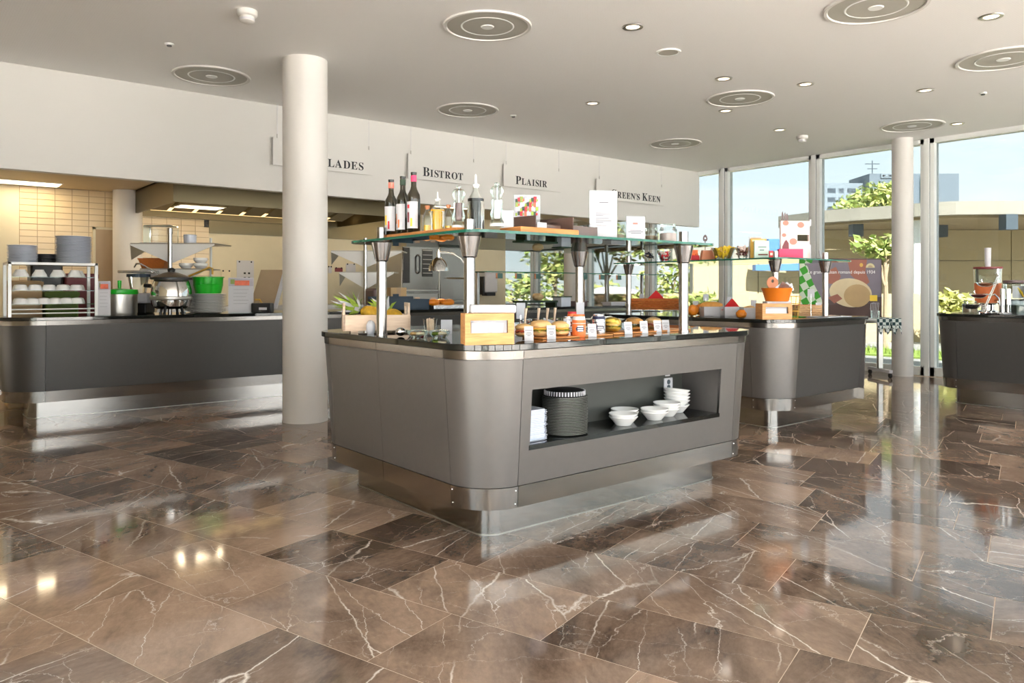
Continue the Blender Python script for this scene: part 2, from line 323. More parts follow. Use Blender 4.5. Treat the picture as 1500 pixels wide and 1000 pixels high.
def dup(root, loc, rotz=None, label=None, group=None, scale=None):
    r = root.copy(); COL.objects.link(r); r.location = loc
    if rotz is not None: r.rotation_euler = (0, 0, rotz)
    if scale: r.scale = (scale,) * 3 if not isinstance(scale, tuple) else scale
    if label: r['label'] = label
    if group: r['group'] = group
    for ch in list(root.children):
        c = ch.copy(); COL.objects.link(c); c.parent = r
        for g in list(ch.children):
            d = g.copy(); COL.objects.link(d); d.parent = c
    return r
def rrect(x0, y0, x1, y1, r, n=8):
    r = r if isinstance(r, (list, tuple)) else (r,) * 4          # SW SE NE NW
    pts = []
    for (cx_, cy_, q, a0) in ((x0 + r[0], y0 + r[0], r[0], math.pi), (x1 - r[1], y0 + r[1], r[1], 1.5 * math.pi), (x1 - r[2], y1 - r[2], r[2], 0), (x0 + r[3], y1 - r[3], r[3], .5 * math.pi)):
        for i in range(n + 1): a = a0 + .5 * math.pi * i / n; pts.append((cx_ + q * math.cos(a), cy_ + q * math.sin(a)))
    return pts
def text(body, size, mat, parent, loc, rot, extrude=.0008, align='CENTER', name='lettering', shear=0.0):
    c = bpy.data.curves.new(name, 'FONT'); c.body = body; c.size = size; c.extrude = extrude; c.align_x = align; c.shear = shear; c.resolution_u = 3
    c.materials.append(M[mat] if isinstance(mat, str) else mat)
    o = link(name, c, parent, loc, rot); bpy.context.view_layer.update()
    me = bpy.data.meshes.new_from_object(o.evaluated_get(bpy.context.evaluated_depsgraph_get())); bpy.data.objects.remove(o); bpy.data.curves.remove(c)
    return link(name, me, parent, loc, rot)
def serif(s_):                                                  # bold serif letter forms
    return ''.join(chr(0x1D400 + ord(ch) - 65) if 'A' <= ch <= 'Z' else ch for ch in s_)
ORD = 'first second third fourth fifth sixth seventh eighth ninth tenth eleventh twelfth thirteenth fourteenth fifteenth sixteenth seventeenth eighteenth nineteenth twentieth'.split()
ORD += ['twenty-' + q for q in ORD[:9]] + ['thirtieth']
RNG = random.Random(7)
FACE = TH - math.pi / 2        # rotation about z that turns a thing's front (-y) to the camera's general direction

# ================================================================== the setting
CEIL = 3.08; WX = 10.5; FY = 7.85; FB = 2.165; KC = 2.37; KB = 10.8
# floor: tiles laid at an angle to the room
TA = math.radians(-73.5); TL, TW, TP = .697, .4045, .408
da = (math.cos(TA), math.sin(TA)); db = (-math.sin(TA), math.cos(TA))
floor = struct(B().box(-2.2, -2.6, -.2, WX + .1, 14, -.0008).obj('floor', 'grout', smooth=0))
floor['label'] = 'polished brown marble floor with white veins'
tile_me = None
JOINT = {0: .04, 2: .11, 3: .25, 6: .56, 1: .45, 4: .60, 5: .33}
tiles = []
for r in range(-32, 38):
    v0 = 1.245 + r * TP
    j0 = JOINT.get(r, RNG.random() * .7)
    for c in range(-26, 26):
        uc = j0 + c * .7 + .35; vc = v0 + TP / 2
        x = uc * da[0] + vc * db[0]; y = uc * da[1] + vc * db[1]
        if not (-2.1 < x < WX - .05 and -2.5 < y < 8.3): continue
        dz = x * FW[0] + y * FW[1]; du = x * RT[0] + y * RT[1]
        vis = dz > 1.0 and abs(du / dz) < .76
        tiles.append((0 if vis else 1, dz, x, y))
tiles.sort()
TB = B().box(-TL / 2, -TW / 2, -.018, TL / 2, TW / 2, 0)
for i, (vis, dz, x, y) in enumerate(tiles[:300]):
    if tile_me is None:
        o = TB.obj('tile', 'marble', floor, (x, y, 0), (0, 0, TA), smooth=0); tile_me = o.data
    else:
        link('tile', tile_me, floor, (x, y, 0), (0, 0, TA))
far = B(); tone = []
for vis, dz, x, y in tiles[300:]:
    n0 = len(far.v); far.box(-TL / 2, -TW / 2, -.018, TL / 2, TW / 2, 0)
    far.move(Matrix.Translation((x, y, 0)) @ Matrix.Rotation(TA, 4, 'Z'), n0); tone += [RNG.random()] * 6
fo = far.obj('tile_field', 'marble', floor, smooth=0, kind='stuff')
if len(fo.data.polygons) == len(tone):
    a = fo.data.attributes.new('tone', 'FLOAT', 'FACE'); a.data.foreach_set('value', tone)

struct(B().box(-2.9, -3.2, CEIL, WX + .35, FY + .1, CEIL + .3).obj('ceiling', 'ceiling', smooth=0))
struct(B().box(-2.3, FY, FB, WX - .02, FY + .1, CEIL + .01).obj('wall_bulkhead', 'white', smooth=0))
struct(B().box(-3.1, FY + .1, KC, WX - .02, 14, CEIL + .3).obj('ceiling_kitchen', 'kceil', smooth=0))
struct(B().box(-3.1, FY, 0, -3.0, 11, KC).obj('wall_left', 'kwall', smooth=0))
struct(B().box(-3, 14, 0, WX + .3, 14.1, CEIL).obj('wall_end', 'white', smooth=0))
struct(B().box(-3.1, FY, 0, -2.2, FY + .1, CEIL).obj('wall_side', 'white', smooth=0))
# kitchen back wall with cream tiles on its left part
struct(B().box(at_y(28, 300, KB).x, KB - .003, KC - 20 * .0755 - .004, at_y(306, 300, KB).x, KB + .01, KC - .004).obj('wall_tile_bed', 'tan', smooth=0))
kb = struct(B().box(-3, KB, 0, 8.7, KB + .15, KC).obj('wall_back', 'kwall', smooth=0))
tx0 = at_y(28, 300, KB).x; tx1 = at_y(306, 300, KB).x
tm = None; nx = 12; tw = (tx1 - tx0) / nx; thh = .0755
for i in range(nx):
    for k in range(20):
        x = tx0 + (i + .5) * tw; z = KC - .004 - (k + .5) * thh
        if tm is None:
            o = B().box(-tw / 2 + .0035, -.010, -thh / 2 + .0035, tw / 2 - .0035, 0, thh / 2 - .0035).obj('wall_tile', 'tile', kb, (x, KB, z), smooth=0); tm = o.data
        else: link('wall_tile', tm, kb, (x, KB, z))
# round columns
def column(px, x=None, y=None, r=.188, top=CEIL, py=0):
    b = B().lathe([(r, 0), (r, top)], 48, (x, y, 0)); b.lathe([(r + .004, 0), (r + .004, .012), (r, .012)], 48, (x, y, 0))
    return struct(b.obj('column', 'column', smooth=40))
p = at_h(447, 621, 0); d_ = Vector((FW[0], FW[1])) ; column(0, p.x + .077, p.y + .171, .187)['label'] = 'thick white round column in front of the serving counter'
p = at_x(1322, 500, 10.22); column(0, p.x, p.y, .127)['label'] = 'white round column by the window beside the right counter'
p = at_x(836, 430, 10.0); column(0, p.x, p.y, .13, KC)['label'] = 'distant white round column seen under the glass shelf'

# glazed walls
def bay(n, y0, y1, lab):
    root = bpy.data.objects.new('window_%d' % n, None); COL.objects.link(root); struct(root); root['label'] = lab
    f = B().box(WX - .08, y0 - .03, 0, WX + .12, y0 + .03, CEIL)
    f.box(WX - .05, y0 + .03, 0, WX + .09, y0 + .085, CEIL); f.box(WX - .05, y1 - .085, 0, WX + .09, y1 - .03, CEIL)
    f.obj('mullion', 'frame', root, smooth=0)
    B().box(WX - .055, y0 - .034, .0, WX - .03, y0 + .034, CEIL).obj('gasket', 'frame_dark', root, smooth=0)
    B().box(WX - .05, y0 + .03, 0, WX + .09, y1 - .03, .11).obj('sill', 'frame', root, smooth=0)
    B().box(WX - .05, y0 + .03, CEIL - .06, WX + .09, y1 - .03, CEIL).obj('head', 'frame', root, smooth=0)
    B().box(WX + .02, y0 + .06, .08, WX + .032, y1 - .06, CEIL - .03).obj('pane', 'pane', root, smooth=0)
YS = [4.23 + 1.565 * k for k in range(-4, 7)]
for i, (a, b_) in enumerate(zip(YS, YS[1:])): bay(i + 1, a, b_, 'tall glazed bay of the window wall with grey mullion')
struct(B().box(WX - .35, FY + .15, 0, WX - .06, 13.6, .80).obj('wall_parapet', 'frame', smooth=0))
struct(B().box(WX - .38, FY + .13, .80, WX - .06, 13.6, .82).obj('trim_1', 'black', smooth=0))
def unseen_facade(n, ax, pos, lo, hi):  # unseen glazing, drawn close in so more daylight reaches the view
    root = bpy.data.objects.new('window_%d' % n, None); COL.objects.link(root); struct(root)
    f = B(); g = B(); k = lo
    while k <= hi + .01:
        f.box(*((pos - .1, k - .04, 0, pos + .1, k + .04, CEIL) if ax == 'x' else (k - .04, pos - .1, 0, k + .04, pos + .1, CEIL))); k += 1.6
    f.obj('mullion', 'frame', root, smooth=0)
    g.box(*((pos, lo, .05, pos + .01, hi, CEIL) if ax == 'x' else (lo, pos, .05, hi, pos + .01, CEIL))).obj('pane', 'facade_pane', root, smooth=0)
unseen_facade(31, 'x', -2.2, -2.5, 2.4); struct(B().box(-2.3, 2.4, 0, -2.2, FY + .1, CEIL).obj('wall_light_block', 'kwall', smooth=0)); unseen_facade(32, 'y', -2.6, -2.0, 10.4)  # solid stretch of unseen wall added to block daylight from the left

# ------------------------------------------------------------------ outside
struct(B().box(-60, -60, -.3, 120, 120, -.21).obj('ground', 'paving', smooth=0))
struct(B().prism([(WX + .12, -40), (60, -40), (60, 60), (-40, 60), (-40, 14.2), (WX + .12, 14.2)], -.1, .003).obj('terrace_floor', 'paving2', smooth=0))
struct(B().prism([(-2.3, 7.7), (-2.3, 7.75), (-40, 7.75), (-40, -40), (WX + .12, -40), (WX + .12, -2.7), (-2.3, -2.7)], -.1, .003).obj('terrace_bounce_floor', 'paving', smooth=0))  # unseen paving, kept extra pale to bounce sunlight onto the ceiling
# grass strip of real blades' clumps (low mounds)
gb = B(); rg = random.Random(3)
for i in range(2600):
    x = rg.uniform(12.9, 14.2); y = rg.uniform(2, 8.4); h = rg.uniform(.05, .14); a = rg.random() * 6.28; q = .012
    gb.add([(x - q * math.cos(a), y - q * math.sin(a), 0), (x + q * math.cos(a), y + q * math.sin(a), 0), (x + rg.uniform(-.04, .04), y + rg.uniform(-.04, .04), h)], [(0, 1, 2)])
gb.box(12.85, 2, 0, 14.25, 8.5, .03)
tag(gb.obj('grass', 'grass', smooth=0, kind='stuff'), 'green grass strip outside along the terrace', 'grass')

def wall_line(name, pa, pb, za, zb, z0, z1, th_, mat, lab, cat, panels=0, joint=None):
    a = at_d(pa, HY, za); b = at_d(pb, HY, zb); d = Vector((b.x - a.x, b.y - a.y)); L_ = d.length; ang = math.atan2(d.y, d.x)
    root = thing(name, lab, cat, (a.x, a.y, 0), ang)
    if not panels: B().box(0, 0, z0, L_, th_, z1).obj('wall_slab', mat, root, smooth=0)
    else:
        zs = [z0] + ([joint] if joint else []) + [z1]
        for i in range(panels):
            for q0, q1 in zip(zs, zs[1:]): B().box(L_ * i / panels + .012, 0, q0 + .01, L_ * (i + 1) / panels - .012, th_, q1 - .01).obj('concrete_panel', mat, root, smooth=0)
        B().box(0, .04, z0, L_, th_ - .02, z1 - .02).obj('wall_core', 'concrete', root, smooth=0)
    return root
wall_line('garden_wall', 1205, 1900, 20.6, 20.4, .3, 2.74, .3, 'outer_wall', 'ochre concrete wall under the curved canopy outside', 'wall', 5, 1.9)
wall_line('garden_wall', 1015, 1205, 20.4, 20.7, .3, 1.84, .3, 'outer_wall', 'lower ochre concrete wall left of the canopy outside', 'wall', 2)
wall_line('low_kerb', 850, 1900, 16.4, 15.9, 0, 1.05 - .02, .35, 'outer_wall', 'long low pale kerb wall of the planting bed outside', 'kerb')
wall_line('terrace_slab', 985, 1215, 27, 27, 1.9, 2.62, .6, 'concrete', 'grey concrete slab edge behind the ochre walls outside', 'slab')
wall_line('blue_container', 1107, 1175, 20.0, 20.0, 1.62, 1.92, .28, 'blue', 'blue topped box standing before the ochre wall outside', 'container')
wall_line('blue_container', 1126, 1142, 26, 26, 2.0, 2.85, .28, 'blue', 'small blue box far behind on the concrete slab', 'container')
# curved canopy
edge = [(1140, 20.6), (1208, 19.03), (1260, 18.4), (1306, 17.95), (1340, 17.5), (1372, 17.2), (1400, 17.05), (1430, 17), (1470, 16.95), (1510, 17), (1580, 17.2), (1660, 17.7), (1760, 18.6), (1860, 20), (1900, 23)]
ep = [at_d(a, HY, z) for a, z in edge]; ctr = at_d(1480, HY, 30)
cp = thing('canopy', 'curved concrete canopy roof over the terrace outside', 'canopy', (0, 0, 0))
out = [(p.x, p.y) for p in ep] + [(p.x, p.y) for p in (at_d(1800, HY, 32), at_d(1180, HY, 32))]
inn = [(p.x + (ctr.x - p.x) * .015, p.y + (ctr.y - p.y) * .015) for p in ep] + out[-2:]
B().prism(inn, 2.74, 3.0).obj('soffit', 'soffit', cp, smooth=0)
B().prism(out, 2.80, 3.10).obj('roof_slab', 'concrete', cp, smooth=0)
for px, py in ((1254, 335), (1377, 336), (1477, 324)):
    q = at_h(px, py + 2, 2.6); d = math.atan2(q.y, q.x)
    B().box(-.13, -.13, -.16, .13, .13, .18).obj('downlight_box', 'frame_dark', cp, (q.x, q.y, 2.6), (0, 0, TH), smooth=0)
B().lathe([(.14, 0), (.14, 2.75)], 20, tuple(at_d(1345, HY, 17.9))[:2] + (0,)).obj('support', 'frame', cp)
# apartment building far away
ab = thing('apartment_building', 'pale grey apartment block far behind the canopy', 'building', tuple(at_d(1265, HY, 92))[:2] + (0,), FACE)
def bx(px0, px1, py0, dz0, dz1, mat, name):
    x0 = (px0 - 1265) / FPX * 92; x1 = (px1 - 1265) / FPX * 92; z1 = HC + (HY - py0) / FPX * 92
    return B().box(x0, dz0, 0, x1, dz1, z1).obj(name, mat, ab, smooth=0)
bx(1201, 1265, 270, 0, 1.5, 'facade', 'wing'); bx(1265, 1394, 257, -1.5, 4, 'facade', 'tower'); bx(1338, 1352, 262, -1.9, -1.5, 'facade2', 'balcony_band'); bx(1201, 1266, 268.5, -.2, 0, 'facade2', 'parapet')
def awin(px0, px1, py0, py1, y, mat='blind', fr=True):
    x0 = (px0 - 1265) / FPX * 92; x1 = (px1 - 1265) / FPX * 92; z1 = HC + (HY - py0) / FPX * 92; z0 = HC + (HY - py1) / FPX * 92
    f = B().box(x0 - .15, y - .15, z0 - .15, x1 + .15, y + .05, z1 + .15).obj('window', 'facade2', ab, smooth=0)
    B().box(x0, y - .2, z0, x1, y - .1, z1).obj('pane', mat, f, smooth=0)
for r_ in range(4):
    for (a, b_) in ((1211, 1223), (1227, 1235), (1240, 1254)): awin(a, b_, 276 + 13.2 * r_, 283 + 13.2 * r_, 0)
    awin(1343, 1350, 268 + 13.2 * r_, 274 + 13.2 * r_, -1.9)
for k in range(5): awin(1283 + 5 * k, 1285.5 + 5 * k, 259, 261.5, -1.5, 'facade2' if k % 2 else 'black')
an = B().tube([((1295 - 1265) / FPX * 92, 3, 14), ((1295 - 1265) / FPX * 92, 3, 17.2)], .06, 6)
for z, q in ((16.8, .9), (16.2, .6)): an.tube([((1295 - 1265) / FPX * 92 - q, 3, z), ((1295 - 1265) / FPX * 92 + q, 3, z)], .05, 6)
an.obj('aerial', 'frame_dark', ab)
# dome and pebble bed seen under the shelves
p = at_d(897, HY, 19); dm = B(); dm.lathe([(1.0, .55), (.97, .75), (.85, .95), (.6, 1.1), (.3, 1.18), (0, 1.2)], 28); tag(dm.lathe([(1.05, .0), (1.05, .55), (1.0, .55)], 28).obj('roof_dome', 'dome', loc=(p.x, p.y, 0)), 'pale roof light dome standing outside behind the low bed', 'skylight')
mb = B(); rg = random.Random(5); a = at_d(868, HY, 16.2); b2 = at_d(990, HY, 15.9)
for i in range(900):
    t = rg.random(); q = a.lerp(b2, t); off = rg.uniform(-.9, .1); rr_ = rg.uniform(.04, .09)
    mb.ell((q.x + FW[0] * off, q.y + FW[1] * off, .62 + .22 * rg.random() + .15 * (off + .9)), (rr_, rr_, rr_ * .6), 6, 4)
mb.prism([(a.x - FW[0], a.y - FW[1]), (b2.x - FW[0], b2.y - FW[1]), (b2.x, b2.y), (a.x, a.y)], 0, .66)
tag(mb.obj('pebble_bed', 'mulch', smooth=50, kind='stuff'), 'bed of brown bark mulch outside behind the window', 'mulch')

def tree(px, pz, base_h, crown, r, n, label, mat='leaf', trunk_r=.07, seed=1, cat='tree', leaf=.11, group='trees and shrubs outside'):
    """crown: list of (dx, dz_height, radius) blobs relative to the trunk foot, in metres"""
    rg = random.Random(seed); p = at_d(px, HY, pz); root = thing('tree' if cat == 'tree' else 'shrub', label, cat, (p.x, p.y, 0), FACE, group)
    t = B(); zc = sum(c[1] for c in crown) / len(crown)
    t.tube([(0, 0, base_h), (.03, .02, base_h + (zc - base_h) * .5), (0, 0, zc)], [trunk_r, trunk_r * .8, trunk_r * .45], 8)
    for (dx, hz, rad) in crown: t.tube([(0, 0, base_h + (zc - base_h) * .62), (dx * .5, .1, (hz + zc) / 2), (dx, 0, hz)], [trunk_r * .5, trunk_r * .35, trunk_r * .15], 6)
    t.obj('trunk', 'bark', root)
    f = B()
    for i in range(n):
        dx, hz, rad = crown[i % len(crown)]
        d = Vector((rg.gauss(0, 1), rg.gauss(0, 1), rg.gauss(0, 1))).normalized() * rad * (rg.random() ** .45)
        c = Vector((dx, 0, hz)) + Vector((d.x, d.y, d.z * .75)); s_ = leaf * rg.uniform(.6, 1.3)
        u = Vector((rg.gauss(0, 1), rg.gauss(0, 1), rg.gauss(0, .6))).normalized(); v = u.orthogonal().normalized(); v = (v * math.cos(rg.random() * 6.28) + u.cross(v) * math.sin(rg.random() * 6.28))
        f.m = 0 if rg.random() < .62 else 1
        f.add([c - u * s_, c + v * s_ * .4, c + u * s_, c - v * s_ * .4], [(0, 1, 2), (0, 2, 3)])
    f.obj('foliage', [mat, 'leaf2'], root, smooth=0, kind='stuff')
    return root
tree(1272, 33, 0, [(-.6, 4.6, 1.0), (.3, 5.0, 1.1), (.9, 4.6, .9), (-.1, 4.2, 1.2), (.7, 5.3, .7)], 1, 1500, 'yellow-green tree top rising above the canopy before the apartment block', seed=2, leaf=.16)
tree(1296, 14.5, 0, [(-.35, 1.95, .28), (.1, 2.0, .3), (-.1, 1.85, .25), (.3, 1.9, .2)], 1, 420, 'young tree with thin pale trunk behind the bread poster', trunk_r=.06, seed=3, leaf=.09)
tree(812, 18.5, 0, [(-.4, 2.0, .5), (.25, 2.1, .5), (-.1, 1.6, .5), (.3, 1.6, .35)], 1, 800, 'slim leafy tree outside left of the distant column', trunk_r=.05, seed=4, leaf=.1)
tree(888, 15.2, 0, [(-.5, 1.9, .4), (.4, 1.98, .45), (.9, 2.0, .35), (0, 2.25, .4), (-.2, 2.1, .35)], 1, 700, 'small tree with forked branches outside in the bark bed', trunk_r=.045, seed=5, leaf=.09)
tree(748, 26, 0, [(-1.2, 1.0, .7), (0, 1.1, .8), (1.2, 1.0, .8), (.6, 1.3, .5)], 1, 520, 'bushy green shrub outside seen beside the towel dispenser', seed=6, cat='shrub', leaf=.14)
tree(820, 28, 0, [(-1, 1.0, .8), (.4, 1.1, .9), (1.6, .9, .8)], 1, 520, 'wide green shrub outside behind the distant column', seed=7, cat='shrub', leaf=.14)
tree(985, 22, 0, [(-.5, 1.4, .6), (.2, 1.6, .6), (.7, 1.2, .6), (-.1, .9, .6)], 1, 650, 'round dark green bush at the left end of the ochre wall', seed=8, cat='shrub', leaf=.12)
tree(933, 15.6, 0, [(-.4, .8, .3), (.2, .9, .35), (.6, .8, .3)], 1, 420, 'low green plant in the bark bed behind the wicker basket', seed=9, cat='shrub', leaf=.09)
tree(1025, 15.2, 0, [(-.3, .8, .28), (.1, .9, .3), (.4, .75, .25)], 1, 380, 'low green plant outside behind the pastry boxes', seed=10, cat='shrub', leaf=.09)
tree(1385, 15.2, 0, [(-.2, .85, .25), (.15, .95, .28), (.3, .8, .2), (-.05, .7, .3)], 1, 420, 'leafy yellow-green shrub outside behind the right counter', 'leaf2', seed=11, cat='shrub', leaf=.1)
tree(1418, 15.4, 0, [(0, .65, .25), (.3, .6, .22)], 1, 240, 'low yellowish shrub outside behind the tiered fruit stand', 'leaf2', seed=12, cat='shrub', leaf=.1)
tree(1160, 30, 0, [(-.7, 2.1, .3), (0, 2.2, .3), (.8, 2.1, .3), (1.5, 2.15, .3)], 1, 500, 'strip of planting on the slab behind the blue box', seed=13, cat='shrub', leaf=.12)
tree(665, 40, 0, [(0, 1.3, .6)], 1, 100, 'small shrub far outside left of the towel dispenser', seed=14, cat='shrub', leaf=.14)

# ------------------------------------------------------------------ on the ceiling
def vent(px, py, r, label, first=[None]):
    p = at_h(px, py, CEIL)
    root = thing('ceiling_vent', label, 'vent', (p.x, p.y, CEIL), 0, 'round ceiling vents')
    root.scale = (r / .32, r / .32, 1)
    B().lathe([(.30, -.001), (.305, -.012), (.325, -.012), (.33, 0), (.30, 0)], 48).obj('ring', 'white', root, smooth=50)
    B().lathe([(0, -.006), (.20, -.006), (.3, -.004)], 48).obj('mesh_plate', 'vent', root, smooth=50)
    B().lathe([(0, -.012), (.045, -.012), (.05, -.006)], 24).obj('hub', 'frame', root, smooth=50)
    B().lathe([(.185, -.006), (.188, -.009), (.196, -.009), (.199, -.006)], 40).obj('inner_ring', 'frame', root, smooth=50)
for px, py, r, l in ((714, 38, .32, 'large round ceiling vent, topmost one left of the picture centre'), (310, 111, .33, 'round ceiling vent left of the thick column'), (685, 161, .33, 'round ceiling vent above the second hanging sign'),
    (1283, 10, .33, 'round ceiling vent cut by the top edge of the picture'), (1084, 144, .33, 'round ceiling vent between two downlights near the middle right'), (989, 210, .34, 'round ceiling vent closest to the bulkhead corner by the windows'),
    (1336, 184, .34, 'round ceiling vent above the slim window column'), (1470, 86, .35, 'round ceiling vent cut by the right edge of the picture')): vent(px, py, r, l)
LAMPW = 1.5
def downlight(px, py, label, xy=None):
    p = at_h(px, py, CEIL) if xy is None else Vector((xy[0], xy[1], CEIL))
    root = thing('ceiling_downlight', label, 'downlight', tuple(p), 0, 'recessed ceiling downlights')
    B().lathe([(.05, -.002), (.055, -.008), (.075, -.008), (.08, 0), (.05, 0)], 28).obj('trim_ring', 'steel_dull', root, smooth=50)
    B().lathe([(0, -.003), (.05, -.003)], 24).obj('lens', 'bulb', root, smooth=50)
    l = bpy.data.lights.new('downlight_lamp', 'SPOT'); l.energy = LAMPW; l.color = (1, .93, .85); l.spot_size = 2.5; l.spot_blend = .8; l.shadow_soft_size = .06
    lo = bpy.data.objects.new('lamp', l); COL.objects.link(lo); lo.parent = root; lo.location = (0, 0, -.02)
for px, py, l in ((927, 39, 'lit downlight between the two top ceiling vents'), (868, 151, 'lit downlight right of the vent over the second hanging sign'), (1060, 115, 'lit downlight just above the middle right vent'), (1180, 123, 'lit downlight right of the middle right vent'),
    (1063, 162, 'lit downlight just below the middle right vent'), (1142, 190, 'lit downlight left of the far smoke detector'), (1452, 24, 'lit downlight in the top right corner of the picture'), (1356, 132, 'lit downlight above the vent over the slim column'), (1402, 181, 'lit downlight nearest the window right of the slim column')): downlight(px, py, l)
def small_disc(px, py, r, name, label, cat, prof, mat):
    p = at_h(px, py, CEIL); root = thing(name, label, cat, tuple(p))
    B().lathe([(a * r, z) for a, z in prof], 28).obj('housing', mat, root, smooth=50); return root
rt = small_disc(979, 76, .10, 'ceiling_speaker', 'plain white round loudspeaker in the ceiling', 'speaker', [(0, -.006), (.8, -.006), (.82, -.01), (1, -.01), (1.03, 0)], 'frame')
B().lathe([(0, -.008), (.08, -.008)], 24).obj('grille', 'vent', rt)
for px, py, l in ((362, 16, 'white smoke detector on the ceiling, above left of the thick column'), (1175, 199, 'white smoke detector on the ceiling near the windows')):
    s = small_disc(px, py, .07, 'smoke_detector', l, 'smoke detector', [(1, 0), (1, -.03), (.9, -.04), (.7, -.042)], 'white')
    B().lathe([(.05, -.042), (.05, -.075), (.03, -.085), (0, -.085)], 20).obj('sensor_head', 'white', s); B().lathe([(.0505, -.055), (.0505, -.07)], 20).obj('slots', 'tag_grey', s)
for px, py, l in ((248, 64, 'tiny sensor on the ceiling left of the near smoke detector'), (752, 169, 'tiny sensor beside the vent over the hanging signs'), (1440, 136, 'tiny sensor on the ceiling at the right near the windows')):
    s = small_disc(px, py, .035, 'ceiling_sensor', l, 'sensor', [(1, 0), (1, -.008), (.7, -.014)], 'frame'); B().lathe([(.02, -.014), (.018, -.022), (0, -.024)], 14).obj('lens', 'black', s)

# hanging signs along the bulkhead
#PS
def put_sign(word, pxl, pxr, pyb, pxt, label, size=.158):
    Ys = FY - .06
    l = at_y(pxl, pyb, Ys).x; sign([(c, k) for c, k in word], size, pxl, pxr, pyb, label, at_y(pxt, pyb, Ys).x - l)
W = lambda s_: [(c.upper(), c.isupper()) for c in s_]
def sign(word, size, pxl, pxr, pyb, label, cx_off=0):
    Ys = FY - .06
    l = at_y(pxl, pyb, Ys); r = at_y(pxr, pyb, Ys); w_ = r.x - l.x; h = .29; zt = at_y((pxl + pxr) / 2, pyb, Ys).z
    root = thing('hanging_sign', label, 'sign', ((l.x + r.x) / 2, Ys, zt), 0, 'signs hanging before the bulkhead')
    B().box(-w_ / 2, 0, 0, w_ / 2, .008, h).obj('panel', 'white', root, smooth=0)
    for s_ in (-1, 1):
        B().tube([(s_ * w_ * .46, .004, h), (s_ * w_ * .46, .004, CEIL - zt)], .002, 6).obj('wire', 'tag_grey', root)
        B().tube([(s_ * w_ * .46, .004, h - .005), (s_ * w_ * .46, .004, h + .04)], .006, 6).obj('clamp', 'steel_dull', root)
    x = -w_ / 2 + cx_off
    for ch, big in word:
        if ch == ' ': x += size * .3; continue
        t = text(serif(ch), size * (1.0 if big else .80), 'print', root, (x, -.002, .045), (math.pi / 2, 0, 0), .001, 'LEFT', 'letter'); bpy.context.view_layer.update(); x += t.dimensions.x + size * .075
    return root
put_sign(W('Salades'), 400, 546, 249, 457, 'leftmost hanging sign with black serif lettering, half hidden by the column')
put_sign(W('Bistrot'), 598, 698, 266, 619, 'hanging sign with black serif lettering above the dark bottles')
put_sign(W('Plaisir'), 738, 822, 277, 755, 'hanging sign with black serif lettering above the small menu card')
put_sign(W("Green's Keen"), 874, 973, 296, 895, 'rightmost hanging sign with black serif lettering behind the tall paper holder', .170)

